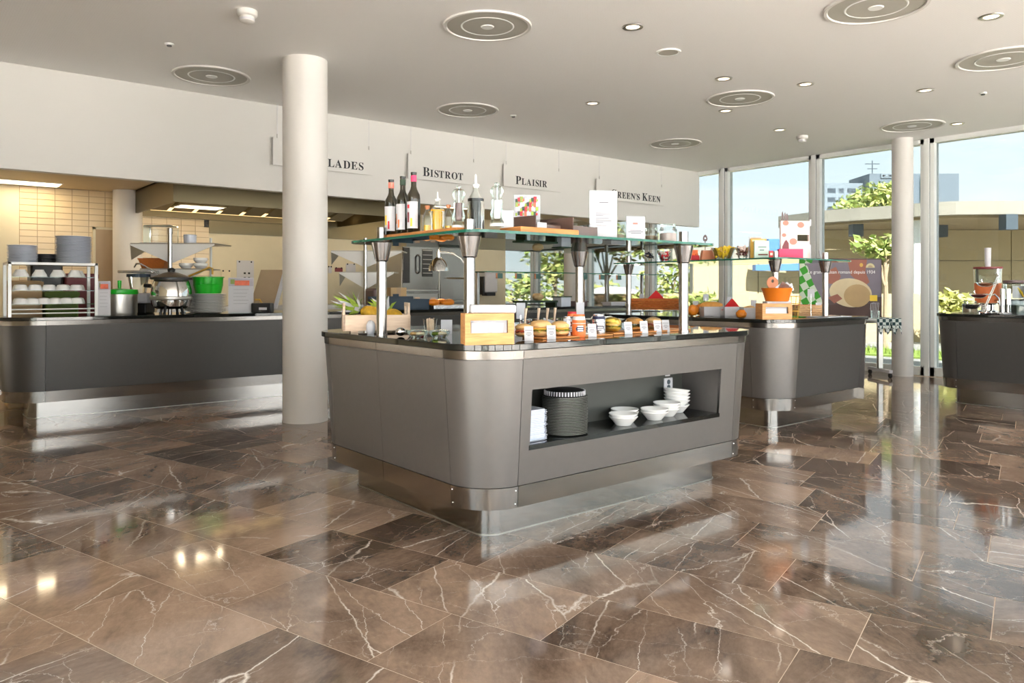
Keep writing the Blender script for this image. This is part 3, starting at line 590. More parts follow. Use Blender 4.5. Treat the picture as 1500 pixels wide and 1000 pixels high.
# ================================================================== counters
CT = .885
ZS = dict(slab0=.855, trim0=.816, trim1=.853, pan0=.252, pan1=.814, band0=.155, band1=.250)
def inset(z): return .018 + (.853 - z) / .698 * .047
def counter(name, label, x0, y0, x1, y1, rad, splits, pin=.2, prad=.09, niche=None, dark=(), open_sides=(), panel='panel'):
    """rad: SW SE NE NW; splits: {'S': [x..], 'E': [y..], 'N': .., 'W': ..}; dark: sides clad in the darker panel"""
    root = thing(name, label, 'counter', ((x0 + x1) / 2, (y0 + y1) / 2, 0))
    ox, oy = (x0 + x1) / 2, (y0 + y1) / 2
    X0, Y0, X1, Y1 = x0 - ox, y0 - oy, x1 - ox, y1 - oy
    B().prism(rrect(X0, Y0, X1, Y1, rad, 10), ZS['slab0'], CT - .0006).obj('worktop', 'granite', root, bevel=.003)
    segs = []
    g = .0015
    def side(k, a, b, fn):
        cuts = [a] + sorted([c - (ox if k in 'SN' else oy) for c in splits.get(k, [])]) + [b]
        for c0, c1 in zip(cuts, cuts[1:]): segs.append((k, [fn(c0 + g), fn(c1 - g)]))
    side('S', X0 + rad[0], X1 - rad[1], lambda t: ((t, Y0), (0, -1))); side('E', Y0 + rad[1], Y1 - rad[2], lambda t: ((X1, t), (1, 0)))
    side('N', X0 + rad[3], X1 - rad[2], lambda t: ((t, Y1), (0, 1))); side('W', Y0 + rad[0], Y1 - rad[3], lambda t: ((X0, t), (-1, 0)))
    for nm, (cx_, cy_), r, a0 in (('SW', (X0 + rad[0], Y0 + rad[0]), rad[0], math.pi), ('SE', (X1 - rad[1], Y0 + rad[1]), rad[1], 1.5 * math.pi), ('NE', (X1 - rad[2], Y1 - rad[2]), rad[2], 0), ('NW', (X0 + rad[3], Y1 - rad[3]), rad[3], .5 * math.pi)):
        if r < .03: continue
        da_ = g / r
        segs.append((nm, [((cx_ + r * math.cos(a), cy_ + r * math.sin(a)), (math.cos(a), math.sin(a))) for a in [a0 + da_ + (.5 * math.pi - 2 * da_) * i / 12 for i in range(13)]]))
    def strip(b, smp, z0, z1, th_=.014, push=0.0):
        vs = []; n = len(smp); i0, i1 = inset(z0) - push, inset(z1) - push
        for (p, q) in smp:
            for z, i_ in ((z0, i0), (z1, i1), (z1, i1 + th_), (z0, i0 + th_)): vs.append((p[0] - q[0] * i_, p[1] - q[1] * i_, z))
        fs = [(0, 1, 2, 3), tuple(4 * (n - 1) + k for k in (3, 2, 1, 0))]
        for s_ in range(n - 1):
            for k in range(4): fs.append((4 * s_ + k, 4 * s_ + (k + 1) % 4, 4 * s_ + 4 + (k + 1) % 4, 4 * s_ + 4 + k))
        b.add(vs, fs)
    for k, smp in segs:
        if k in open_sides: continue
        b = B()
        if niche and k == 'S' and smp[0][0][0] < niche[0] - ox < smp[1][0][0]:
            a, c = smp; nx0, nx1, nz0, nz1 = niche[0] - ox, niche[1] - ox, niche[2], niche[3]
            mk = lambda t: ((t, Y0), (0, -1))
            strip(b, [a, mk(nx0)], ZS['pan0'], ZS['pan1']); strip(b, [mk(nx1), c], ZS['pan0'], ZS['pan1'])
            strip(b, [mk(nx0), mk(nx1)], ZS['pan0'], nz0); strip(b, [mk(nx0), mk(nx1)], nz1, ZS['pan1'])
        else: strip(b, smp, ZS['pan0'], ZS['pan1'])
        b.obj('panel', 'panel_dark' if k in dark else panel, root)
        t = B(); strip(t, smp, ZS['trim0'], ZS['trim1'], .014, .003); t.obj('trim_band', 'steel', root)
        t = B(); strip(t, smp, ZS['band0'], ZS['band1'], .016, .004); bo = t.obj('base_band', 'steel', root)
        if len(smp) > 4:                                          # corner pieces carry the screws
            for e in (0, -1):
                (p, q) = smp[e]; tx = -q[1], q[0]; sg_ = 1 if e == 0 else -1
                for z in (ZS['band0'] + .018, ZS['band1'] - .018, ):
                    i_ = inset(z) - .004; c = (p[0] - q[0] * i_ + tx[0] * sg_ * .012, p[1] - q[1] * i_ + tx[1] * sg_ * .012, z)
                    B().ell(c, .0045, 8, 6).obj('screw', 'chrome', bo)
    B().prism(rrect(X0 + .07, Y0 + .07, X1 - .07, Y1 - .07, [max(.01, r - .07) for r in rad], 8), .156, .162).obj('underside', 'black', root)
    B().prism(rrect(X0 + pin, Y0 + pin, X1 - pin, Y1 - pin, prad, 8), .004, .156).obj('plinth', 'steel', root)
    B().prism(rrect(X0 + pin - .006, Y0 + pin - .006, X1 - pin + .006, Y1 - pin + .006, prad + .006, 8), 0, .004).obj('floor_joint', 'steel_dull', root)
    if niche:
        nx0, nx1, nz0, nz1 = niche[0] - ox, niche[1] - ox, niche[2], niche[3]; ya = Y0 + .028; yb = Y0 + niche[4]
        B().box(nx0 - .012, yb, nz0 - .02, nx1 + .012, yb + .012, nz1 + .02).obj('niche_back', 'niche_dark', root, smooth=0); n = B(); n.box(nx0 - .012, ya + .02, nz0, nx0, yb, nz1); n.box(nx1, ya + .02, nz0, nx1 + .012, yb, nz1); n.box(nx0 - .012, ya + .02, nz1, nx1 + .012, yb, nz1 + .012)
        n.obj('niche_lining', 'panel', root, smooth=0)
        B().box(nx0 - .005, Y0 + inset(nz0) - .002, nz0 - .002, nx1 + .005, yb, nz0 + .02).obj('niche_shelf', 'granite', root, smooth=0)
        so = B().box(nx1 - .17, yb - .008, nz1 - .145, nx1 - .095, yb, nz1 - .065).obj('wall_socket', 'paper', root, bevel=.003)
        for zz in (.08, .05): B().lathe([(.014, 0), (.014, .002), (0, .002)], 16).obj('outlet', 'frame_dark', so, (nx1 - .1325, yb - .008, nz1 - zz - .038), (math.pi / 2, 0, 0))
        B().box(nx1 - .155, yb - .004, nz1 - .055, nx1 - .115, yb, nz1 - .042).obj('socket_label', 'paper', root)
    return root
IX0, IY0, IX1, IY1 = 1.885, 2.53, 4.03, 4.20
counter('serving_island', 'grey serving island with black worktop and open plate niche in the foreground', IX0, IY0, IX1, IY1, (.27, .27, .27, .27), {'W': [3.40], 'S': []}, niche=(2.215, 3.62, .405, .675, .305))
JX0, JY0, JX1, JY1 = 5.33, 3.22, 6.74, 5.25
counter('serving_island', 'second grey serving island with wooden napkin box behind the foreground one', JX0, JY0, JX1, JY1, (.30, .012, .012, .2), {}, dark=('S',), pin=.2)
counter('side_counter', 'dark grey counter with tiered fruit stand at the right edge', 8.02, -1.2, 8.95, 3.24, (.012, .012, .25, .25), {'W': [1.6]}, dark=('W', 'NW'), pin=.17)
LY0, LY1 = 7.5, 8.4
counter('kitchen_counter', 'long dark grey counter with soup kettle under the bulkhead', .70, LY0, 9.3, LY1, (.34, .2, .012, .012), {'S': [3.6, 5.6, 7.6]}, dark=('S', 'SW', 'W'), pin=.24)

# glass shelves on posts
def guard(name, label, x0, y0, x1, y1, r, posts, h=1.36, pr=.026, sq=False):
    root = thing(name, label, 'glass shelf', ((x0 + x1) / 2, (y0 + y1) / 2, CT)); ox, oy = (x0 + x1) / 2, (y0 + y1) / 2
    B().prism(rrect(x0 - ox, y0 - oy, x1 - ox, y1 - oy, r, 8), h - CT, h - CT + .012, 1).obj('glass_plate', ['glass', 'glass_edge'], root, smooth=0)
    for (x, y) in posts:
        if sq:
            B().box(x - ox - .02, y - oy - .02, 0, x - ox + .02, y - oy + .02, h - CT).obj('post', 'steel_post', root, bevel=.003); continue
        p = B().lathe([(pr * 1.12, 0), (pr * 1.12, .012), (pr, .014), (pr, h - CT - .07)], 28).obj('post', 'steel_post', root, (x - ox, y - oy, 0))
        B().lathe([(pr, h - CT - .098), (pr * 1.28, h - CT - .092), (pr * 2.1, h - CT - .002), (0, h - CT - .001)], 32).obj('collar', 'steel_post', p)
        B().lathe([(pr * .98, h - CT + .0125), (pr * .98, h - CT + .075), (0, h - CT + .076)], 28).obj('top_stub', 'steel_post', p)
    return root
GH = 1.372
guard('sneeze_guard', 'green edged glass shelf on four steel posts over the foreground island', 1.86, 2.52, 3.56, 3.66, .10, ((1.945, 3.42), (2.02, 2.765), (3.36, 2.62), (3.36, 3.43)))
guard('sneeze_guard', 'green edged glass shelf on steel posts over the second island', 5.34, 3.22, 6.50, 5.05, .10, ((5.62, 3.455), (6.17, 3.32), (5.43, 4.88), (6.25, 4.88)), pr=.026)
guard('sneeze_guard', 'far glass shelf over the kitchen counter, left of the distant column', 5.80, 7.56, 8.05, 7.98, .02, ((5.9, 7.9), (7.85, 7.9)), sq=True, h=1.34)
guard('sneeze_guard', 'far glass shelf over the kitchen counter, nearest the windows', 8.12, 7.56, 9.25, 7.98, .02, ((8.3, 7.9), (9.1, 7.9)), sq=True, h=1.34)
def shelf_card(px, label, i):
    p = at_y(px, 408, 7.60); r = thing('price_card', label, 'price card', (p.x, 7.58, 1.262), 0, 'price cards under the far glass shelves')
    B().box(-.055, 0, 0, .055, .003, .066).obj('card', 'teal', r, smooth=0); B().box(-.055, -.003, 0, -.03, 0, .066).obj('end_mark', 'rust', r, smooth=0); B().box(-.02, .0, .066, .02, .003, .0775).obj('clip', 'clear', r, smooth=0)
for i, px in enumerate((730, 758, 786, 855, 880, 905)): shelf_card(px, 'small price card under the far glass shelf, %s from the left' % ORD[i], i)

# ================================================================== things on the foreground island
gl_top = 1.3728
B_top = .028                                                     # thickness of the wooden trays on the glass
tag(B().box(-.116, -.336, 0, .119, .336, B_top).obj('wooden_tray', 'board', loc=(2.091, 3.139, gl_top), bevel=.004), 'long wooden board under the bottles on the glass shelf', 'board')
tag(B().box(-.18, -.075, 0, .18, .075, B_top).obj('wooden_tray', 'board', loc=(2.345, 2.655, gl_top), bevel=.004), 'short wooden board under the salt mill on the glass shelf', 'board')
ZB = gl_top + B_top
def wine(px, label, cap, blob, h=.295):
    p = at_x(px, 340, 2.012); r = thing('bottle', label, 'bottle', (p.x, p.y, ZB), FACE + RNG.uniform(-.3, .3), 'dressing bottles on the glass shelf'); k = h / .295
    B().lathe([(0, 0), (.030, 0), (.0325, .004), (.0325, .165 * k), (.030, .185 * k), (.0165, .212 * k), (.0135, .225 * k), (.0135, .283 * k), (.015, .284 * k), (.015, .294 * k), (0, .295 * k)], 28).obj('glass_body', 'bottle', r)
    B().lathe([(.0142, .248 * k), (.0146, .250 * k), (.0146, .276 * k), (.0142, .278 * k)], 24).obj('neck_band', cap, r)
    lab = B(); n = 10
    for i in range(n):
        a0 = math.radians(-190 + 130 * i / n); a1 = math.radians(-190 + 130 * (i + 1) / n); q = .0332
        lab.add([(q * math.cos(a0), q * math.sin(a0), .02), (q * math.cos(a1), q * math.sin(a1), .02), (q * math.cos(a1), q * math.sin(a1), .15 * k), (q * math.cos(a0), q * math.sin(a0), .15 * k)], [(0, 1, 2, 3)])
    lb = lab.obj('label_paper', 'paper', r)
    for (ang, z, w_, hh, mm) in ((-150, .075, .30, .05, blob[0]), (-150, .128, .34, .018, blob[1]), (-118, .05, .2, .04, blob[2])):
        d = B(); q = .0337
        for i in range(4):
            a0 = math.radians(ang) + w_ * (i / 4 - .5) * 1.4; a1 = math.radians(ang) + w_ * ((i + 1) / 4 - .5) * 1.4
            d.add([(q * math.cos(a0), q * math.sin(a0), z - hh / 2), (q * math.cos(a1), q * math.sin(a1), z - hh / 2), (q * math.cos(a1), q * math.sin(a1), z + hh / 2), (q * math.cos(a0), q * math.sin(a0), z + hh / 2)], [(0, 1, 2, 3)])
        d.obj('label_print', mm, lb)
wine(573, 'dark dressing bottle with coral neck band, leftmost of three', 'coral', ('yellow', 'paper', 'candy'), .288)
wine(590, 'dark dressing bottle with green neck band, middle of three', 'dkgreen', ('rust', 'paper', 'orange'), .292)
wine(606, 'dark dressing bottle with pink neck band, rightmost of three', 'pink', ('maroon', 'candy', 'yellow'), .30)
def cruet(px, x, label, h, r, fill, fmat, stop, group='oil and vinegar cruets on the glass shelf'):
    p = at_x(px, 340, x); t = thing('cruet', label, 'cruet', (p.x, p.y, ZB), FACE, group)
    B().lathe([(0, .002), (r * .93, .002), (r * .95, fill), (0, fill)], 24).obj('liquid', fmat, t)
    B().lathe([(0, 0), (r, 0), (r, h * .55), (r * .85, h * .64), (r * .36, h * .80), (r * .32, h * .90), (r * .42, h * .93)], 24).obj('glass_body', 'clear_glass', t)
    if stop == 'cork': B().lathe([(r * .34, h * .86), (r * .5, h * .92), (r * .5, h), (0, h)], 16).obj('stopper', 'rust', t)
    else:
        B().lathe([(r * .32, h * .86), (r * .42, h * .90), (r * .42, h * .93), (r * .16, h * .95), (r * .10, h * 1.13), (0, h * 1.13)], 16).obj('pourer', 'porcelain', t)
    if r < .03: B().tube([(r * .9, 0, h * .2), (r * 1.6, 0, h * .3), (r * 1.55, 0, h * .55), (r * .5, 0, h * .72)], .004, 8).obj('handle', 'clear_glass', t)
cruet(626, 2.02, 'small glass cruet with cork left of the oil bottle', .125, .024, .03, 'oil', 'cork')
cruet(641, 2.06, 'square bottle of golden olive oil with white pourer', .17, .036, .105, 'oil', 'pour')
cruet(657, 2.00, 'small empty glass cruet with cork right of the oil bottle', .11, .022, .012, 'oil', 'cork')
cruet(697, 2.16, 'tall clear bottle half filled with dark vinegar', .235, .041, .15, 'vinegar', 'pour')
def mill(p, label, fmat):
    t = thing('spice_mill', label, 'mill', (p.x, p.y, ZB), 0, 'clear acrylic spice mills')
    B().lathe([(0, 0), (.030, 0), (.032, .02), (.025, .032), (.031, .055), (.022, .085), (.027, .105), (.021, .128), (.03, .15), (.031, .16), (.024, .175), (.01, .183), (.012, .192), (0, .197)], 12).obj('acrylic_body', 'clear_glass', t)
    B().lathe([(.015, .035), (.017, .06), (.0165, .115), (0, .115)], 16).obj('filling', fmat, t)
    B().lathe([(.004, .115), (.004, .19)], 8).obj('spindle', 'chrome', t); B().lathe([(.0325, .0), (.0325, .012)], 20).obj('base_ring', 'porcelain', t)
mill(at_x(672, 340, 2.02), 'clear acrylic pepper mill left of the vinegar bottle', 'pepper'); mill(at_y(728, 340, 2.66), 'clear acrylic salt mill right of the vinegar bottle', 'porcelain')

def paper_stand(px0, px1, py0, py1, y, base, label, lines, pic=None, cat='sign', name='paper_stand', mat='paper', txt=None):
    a = at_y(px0, py1, y); b = at_y(px1, py1, y); t = (a + b) / 2; w_ = (px1 - px0) / FPX * (t.x * FW[0] + t.y * FW[1]); h = (py1 - py0) / FPX * (t.x * FW[0] + t.y * FW[1])
    r = thing(name, label, cat, (t.x, t.y, base), FACE + .12)
    B().box(-w_ / 2, 0, .002, w_ / 2, .004, h).obj('sheet', mat, r, smooth=0)
    B().box(-w_ / 2 - .004, .004, 0, w_ / 2 + .004, .007, h + .004).obj('acrylic_back', 'clear', r, smooth=0); B().box(-w_ / 2, -.02, 0, w_ / 2, .03, .002).obj('foot', 'clear', r, smooth=0)
    for (z, l0, l1, th_) in lines: B().box(-w_ / 2 + l0 * w_, -.0008, z * h, -w_ / 2 + l1 * w_, 0, z * h + th_ * h).obj('text_line', 'print_grey', r, smooth=0)
    if pic:
        for qi, (x0, x1, z0, z1, mm) in enumerate(pic): B().box(-w_ / 2 + x0 * w_, -.0006 - .0003 * qi, z0 * h, -w_ / 2 + x1 * w_, 0, z1 * h).obj('printed_patch', mm, r, smooth=0)
    if txt: text(txt[0], txt[1], 'print_grey', r, (0, -.001, txt[2] * h), (math.pi / 2, 0, 0), .0003)
    return r
paper_stand(753, 791, 281, 347, 2.98, gl_top, 'small menu card with salad photo behind the brown cutlery box', [], [(0.02, .98, .52, .98, 'grey_sky')] + [(.04 + .088 * (i % 10), .04 + .088 * (i % 10) + .07 + .02 * (i % 3), .54 + .1 * (i // 10) + .02 * (i % 2), .61 + .1 * (i // 10) + .03 * (i % 3), ('lettuce', 'leaf', 'paper', 'candy', 'tag_grey', 'dkgreen', 'ham')[(i * 5 + i // 10 * 3) % 7]) for i in range(40)], txt=('BUFFET DE', .021, .34))
paper_stand(863, 904, 272, 346, 2.78, gl_top, 'tall sheet of paper in clear holder on the glass shelf', [(z, .22, q, .008) for z, q in ((.62, .40), (.555, .80), (.53, .78), (.505, .5), (.455, .7), (.42, .78), (.40, .80), (.37, .5), (.31, .62))] + [(.76, .35, .68, .014)])
paper_stand(917, 945, 317, 355, 2.74, gl_top, 'small card with blue top edge right of the tall paper', [(.46, .2, .8, .02), (.40, .1, .9, .02), (.35, .25, .8, .02)], [(0, 1, .68, 1, 'grey_sky'), (.35, .6, .7, .76, 'coral'), (.5, .9, .08, .13, 'blue')])
paper_stand(735, 752, 308, 335, 2.74, ZB, 'plain white card between salt mill and brown box', [])
def tub(pxc, y, w_, label, card):
    p = at_y(pxc, 340, y); r = thing('cutlery_box', label, 'box', (p.x, p.y, gl_top), .10, 'brown cutlery boxes on the glass shelf')
    h = .10; d = .11
    o = B(); o.box(-w_ / 2, -d, 0, w_ / 2, d, .004); o.box(-w_ / 2, -d, 0, -w_ / 2 + .004, d, h); o.box(w_ / 2 - .004, -d, 0, w_ / 2, d, h * .62); o.box(-w_ / 2, d - .004, 0, w_ / 2, d, h); o.box(-w_ / 2, -d, 0, w_ / 2, -d + .004, h * .6)
    o.obj('box_body', 'walnut', r, bevel=.001)
    B().add([(-w_ / 2, -d, h * .95), (w_ / 2, -d, h * .7), (w_ / 2, d, h * .72), (-w_ / 2, d, h)], [(0, 1, 2, 3)]).obj('lid_rim', 'clear', r, smooth=0)
    B().box(-w_ / 2 + .02, -d + .01, .006, w_ / 2 - .02, d - .02, h * .5).obj('napkin_pile', 'paper', r, bevel=.006)
    if card: B().box(-w_ / 2 + .01, -d - .003, .008, -w_ / 2 + .075, -d, h * .68).obj('card', 'paper', r, smooth=0)
tub(779, 2.84, .18, 'brown smoked box with white card, left of two on the shelf', True); tub(833, 2.80, .19, 'brown smoked box right beside the tall paper', False)
def jar(p, label, r0, h, lid, fill, group=None, base=gl_top):
    t = thing('glass_jar', label, 'jar', (p.x, p.y, base), 0, group)
    B().lathe([(0, .004), (r0 * .92, .004), (r0 * .92, h * .55), (0, h * .6)], 20).obj('contents', fill, t)
    B().lathe([(0, 0), (r0, 0), (r0, h * .72), (r0 * .82, h * .82), (r0 * .8, h * .9)], 24).obj('glass_body', 'clear_glass', t)
    B().lathe([(r0 * .86, h * .88), (r0 * .88, h), (0, h)], 24).obj('lid', lid, t)
jar(Vector((3.40, 2.76, 0)), 'clip-top glass jar of pale sweets at the right of the shelf', .05, .115, 'clear_glass', 'pale_pink')
jar(Vector((3.40, 2.885, 0)), 'glass jar of brown nuts behind the small card', .045, .10, 'clear_glass', 'tan')
jar(Vector((3.22, 2.99, 0)), 'glass jar half hidden behind the tall paper', .05, .11, 'clear_glass', 'tan')

# napkin box in front
def napkin_box(loc, rot, w_, d, h, label, emblem):
    r = thing('napkin_box', label, 'napkin dispenser', loc, rot)
    t = .012
    b = B(); b.box(-w_ / 2, 0, 0, -w_ / 2 + t, d, h); b.box(w_ / 2 - t, 0, 0, w_ / 2, d, h); b.box(-w_ / 2, 0, 0, w_ / 2, d, t); b.box(-w_ / 2, d - t, 0, w_ / 2, d, h)
    b.obj('case', 'oak', r, bevel=.0015)
    B().box(-w_ / 2 + .0005, .001, h - .0075, w_ / 2 - .0005, d - .001, h).obj('lid', 'oak_h', r, bevel=.001)
    f = B(); x0, x1, z0, z1 = -w_ * .39, w_ * .37, h * .37, h * .78
    f.box(-w_ / 2 + .0005, -.008, 0, x0, 0, h); f.box(x1, -.008, 0, w_ / 2 - .0005, 0, h); f.box(x0, -.008, 0, x1, 0, z0); f.box(x0, -.008, z1, x1, 0, h); f.obj('front_board', 'oak_h', r, smooth=0)
    np_ = B().box(x0 + .002, .004, t, x1 - .014, d * .8, z1 - .008).obj('napkins', 'paper', r, bevel=.006)
    B().box(x0, .012, t, x1, .02, z1 + .004).obj('window_back', 'tag_grey', r, smooth=0)
    if emblem:
        for q0, q1 in ((.0, .004), (.0, 0)): pass
        e = B(); cz = z0 + .012; n = 24
        for rr_ in (.0155, .0105, .007):
            for i in range(n):
                a0 = 2 * math.pi * i / n; a1 = 2 * math.pi * (i + 1) / n; ri = rr_ - .0011
                e.add([(rr_ * math.cos(a0), 0, rr_ * math.sin(a0)), (rr_ * math.cos(a1), 0, rr_ * math.sin(a1)), (ri * math.cos(a1), 0, ri * math.sin(a1)), (ri * math.cos(a0), 0, ri * math.sin(a0))], [(0, 1, 2, 3)])
        e.obj('emblem', 'limegreen', np_, (0.003, .0034, cz + .004), smooth=0)
    return r
q = at_h(717, 504.5, CT); NB = napkin_box((q.x, q.y, CT), FACE + .24, .215, .10, .133, 'light wooden napkin box at the near corner of the island', True)
tag(B().box(-.10, -.03, 0, .10, .03, .036).obj('napkin_stack', 'paper', loc=tuple(Vector((q.x, q.y, 0)) + Vector((FW[0] * .05 + RT[0] * .012, FW[1] * .05 + RT[1] * .012, CT + .133))), rot=(0, 0, FACE + .2), bevel=.008), 'white napkin stack lying on the wooden napkin box', 'napkins')

def isl(px, py): return at_h(px, py, CT)
# crate with pineapples
cr = thing('wooden_crate', 'pale wooden crate with handle holes at the left end of the island', 'crate', (2.10, 3.76, CT + .012), FACE + .25)
L_, D_, H_ = .36, .22, .085
b = B(); b.box(-L_ / 2, -D_ / 2, 0, L_ / 2, D_ / 2, .008); b.box(-L_ / 2, -D_ / 2, 0, L_ / 2, -D_ / 2 + .01, H_); b.box(-L_ / 2, D_ / 2 - .01, 0, L_ / 2, D_ / 2, H_); b.obj('side_boards', 'beech', cr, bevel=.001)
for s_ in (-1, 1):
    x0, x1 = (-L_ / 2 - .001, -L_ / 2 + .012) if s_ < 0 else (L_ / 2 - .012, L_ / 2 + .001)
    e = B(); e.box(x0, -D_ / 2, 0, x1, D_ / 2, H_); e.box(x0, -D_ / 2 + .02, H_, x1, -D_ / 2 + .045, H_ + .06); e.box(x0, D_ / 2 - .045, H_, x1, D_ / 2 - .02, H_ + .06); e.box(x0, -D_ / 2 + .02, H_ + .045, x1, D_ / 2 - .02, H_ + .065); e.obj('end_board', 'beech', cr, bevel=.001)
for sx in (-.12, .12): B().box(sx - .02, -.1, -.012, sx + .02, .1, 0).obj('foot', 'beech', cr)
def pineapple(loc, rot, label):
    r = thing('pineapple', label, 'pineapple', loc); r.rotation_euler = rot
    B().ell((0, 0, 0), (.042, .042, .065), 20, 14, .08, 3).obj('fruit', 'pineapple', r)
    f = B(); rg = random.Random(hash(label) % 99 if False else len(label))
    for i in range(34):
        a = i * 2.4; t = i / 34; ln = .08 + .10 * t; d = Vector((math.cos(a) * (1.05 - t), math.sin(a) * (1.05 - t), .5 + t)).normalized(); s_ = d.cross(Vector((0, 0, 1))).normalized() * .012
        p0 = Vector((math.cos(a) * .015, math.sin(a) * .015, .07)); p1 = p0 + d * ln * .6; p2 = p0 + d * ln + Vector((0, 0, -.02 * (1 - t)))
        f.m = 0 if i % 3 else 1
        f.add([p0 - s_, p0 + s_, p1 + s_ * .8, p1 - s_ * .8, p2], [(0, 1, 2, 3), (3, 2, 4)])
    f.obj('leaf_crown', ['lettuce', 'tag_grey'], r, smooth=0)
PR = lambda v: Vector(v).to_track_quat('Z', 'Y').to_euler()
pineapple((2.085, 3.775, CT + .10), PR((-RT[0], -RT[1], .38)), 'pineapple with leafy crown lying in the crate, its leaves to the left'); pineapple((2.185, 3.70, CT + .085), PR((-RT[0] * .6 + FW[0] * .6, -RT[1] * .6 + FW[1] * .6, .25)), 'pineapple half hidden behind the left post in the crate')
# glass of stirrers, lidded bowls, spoon, shaker
p = isl(629, 489); p = Vector((2.14, 3.06, 0)); p = at_x(630, 480, 2.14)
t = thing('stirrer_glass', 'ridged glass filled with pale wooden stirrers', 'glass', (p.x, p.y, CT))
B().lathe([(0, 0), (.026, 0), (.027, .01), (.036, .082), (.038, .085)], 20).obj('glass_body', 'clear_glass', t)
for i in range(26):
    a = RNG.random() * 6.28; r0 = RNG.random() * .018; B().tube([(r0 * math.cos(a), r0 * math.sin(a), .006), (r0 * 1.7 * math.cos(a + .2), r0 * 1.7 * math.sin(a + .2), RNG.uniform(.078, .092))], .0018, 5).obj('stirrer', 'beech', t)
def lidbowl(p, label, c1, c2):
    r = thing('salad_bowl', label, 'bowl', (p.x, p.y, CT), 0, 'small lidded bowls beside the napkin box')
    B().lathe([(0, 0), (.035, 0), (.052, .022), (.054, .026)], 24).obj('bowl', 'clear', r); B().lathe([(.055, .026), (.05, .034), (.03, .038), (0, .039)], 24).obj('lid', 'clear', r)
    for i in range(9):
        a = i * 2.2; q_ = .03 * math.sqrt((i + .5) / 9); B().ell((q_ * math.cos(a), q_ * math.sin(a), .018), (.014, .012, .009), 8, 6).obj('salad_piece', (c1, c2, 'dough')[i % 3], r)
lidbowl(at_x(612, 488, 2.02), 'clear lidded bowl with red salad left of the stirrer glass', 'candy', 'bread_pale'); lidbowl(at_x(644, 488, 2.10), 'clear lidded bowl with yellow salad beside the napkin box', 'yellow', 'lettuce')
p = at_x(587, 487, 1.99); t = thing('ladle', 'round steel ladle lying at the island edge', 'ladle', (p.x, p.y, CT + .018)); B().ell((0, 0, .006), (.026, .026, .022), 20, 12).obj('bowl', 'chrome', t); B().tube([(.02, .01, .012), (.08, .07, .006), (.14, .13, -.008)], .004, 8).obj('handle', 'chrome', t)
p = at_x(543, 484, 1.99); tag(B().lathe([(0, 0), (.018, 0), (.024, .02), (.024, .045), (.016, .064), (.006, .071), (0, .072)], 20).obj('salt_shaker', 'tag_grey', loc=(p.x, p.y, CT)), 'pale oval shaker left of the left post', 'shaker')
p = at_x(654, 482, 2.3); tag(B().box(-.03, 0, 0, .03, .003, .075).obj('menu_tag', 'paper', loc=(p.x, p.y, CT), rot=(-.1, 0, FACE)), 'small white card half hidden left of the napkin box', 'card')

# sandwiches and rolls along the front edge
trayz = CT
def front(px, y): q_ = at_y(px, 480, y); return Vector((q_.x, y, CT))
tag(B().box(-.24, -.075, 0, .24, .075, .008).obj('serving_board', 'board', loc=(2.62, 2.75, CT), rot=(0, 0, 0), bevel=.002), 'wooden board carrying the filled sandwiches by the napkin box', 'board')
tag(B().box(-.33, -.075, 0, .33, .075, .010).obj('serving_board', 'board', loc=(3.24, 2.80, CT), rot=(0, 0, 0.02), bevel=.002), 'wooden board carrying wrapped rolls at the right', 'board')
def sandwich(p, label, rz, fill, wrap=None, sc=1.0, bread='bread_pale', z=.010):
    r = thing('sandwich', label, 'sandwich', (p.x, p.y, p.z + z), rz, 'sandwiches on the island'); r.scale = (sc * 1.22, sc * .85, sc * 1.25)
    B().ell((0, 0, .014), (.042, .062, .015), 18, 10, .12, len(label)).obj('bottom_bread', bread, r)
    f = B(); 
    for i in range(18):
        a = 2 * math.pi * i / 18; a1 = 2 * math.pi * (i + 1) / 18; z0 = .022 + .006 * math.sin(i * 2.7); z1 = .022 + .006 * math.sin((i + 1) * 2.7) if i < 17 else .022
        f.add([(0, 0, .03), (.047 * math.cos(a), .067 * math.sin(a), z0), (.047 * math.cos(a1), .067 * math.sin(a1), z1)], [(0, 1, 2)])
    f.obj('lettuce_leaf', fill[0], r, smooth=60); B().ell((0, 0, .029), (.043, .063, .006), 16, 6).obj('filling', fill[1], r)
    B().ell((0, 0, .043), (.043, .064, .020), 18, 10, .12, len(label) + 2).obj('top_bread', bread, r)
    if wrap: B().ell((0, 0, .030), (.049, .070, .036), 18, 10).obj('wrap_film', wrap, r)
sandwich(front(767, 2.78), 'ham sandwich right beside the napkin box', .05, ('ham', 'ham'), sc=.8); sandwich(front(792, 2.75), 'sandwich with salad between two white cards', .05, ('lettuce', 'cheese')); sandwich(front(820, 2.75), 'sandwich with salad right of the second white card', 0, ('lettuce', 'cheese'), sc=.9)
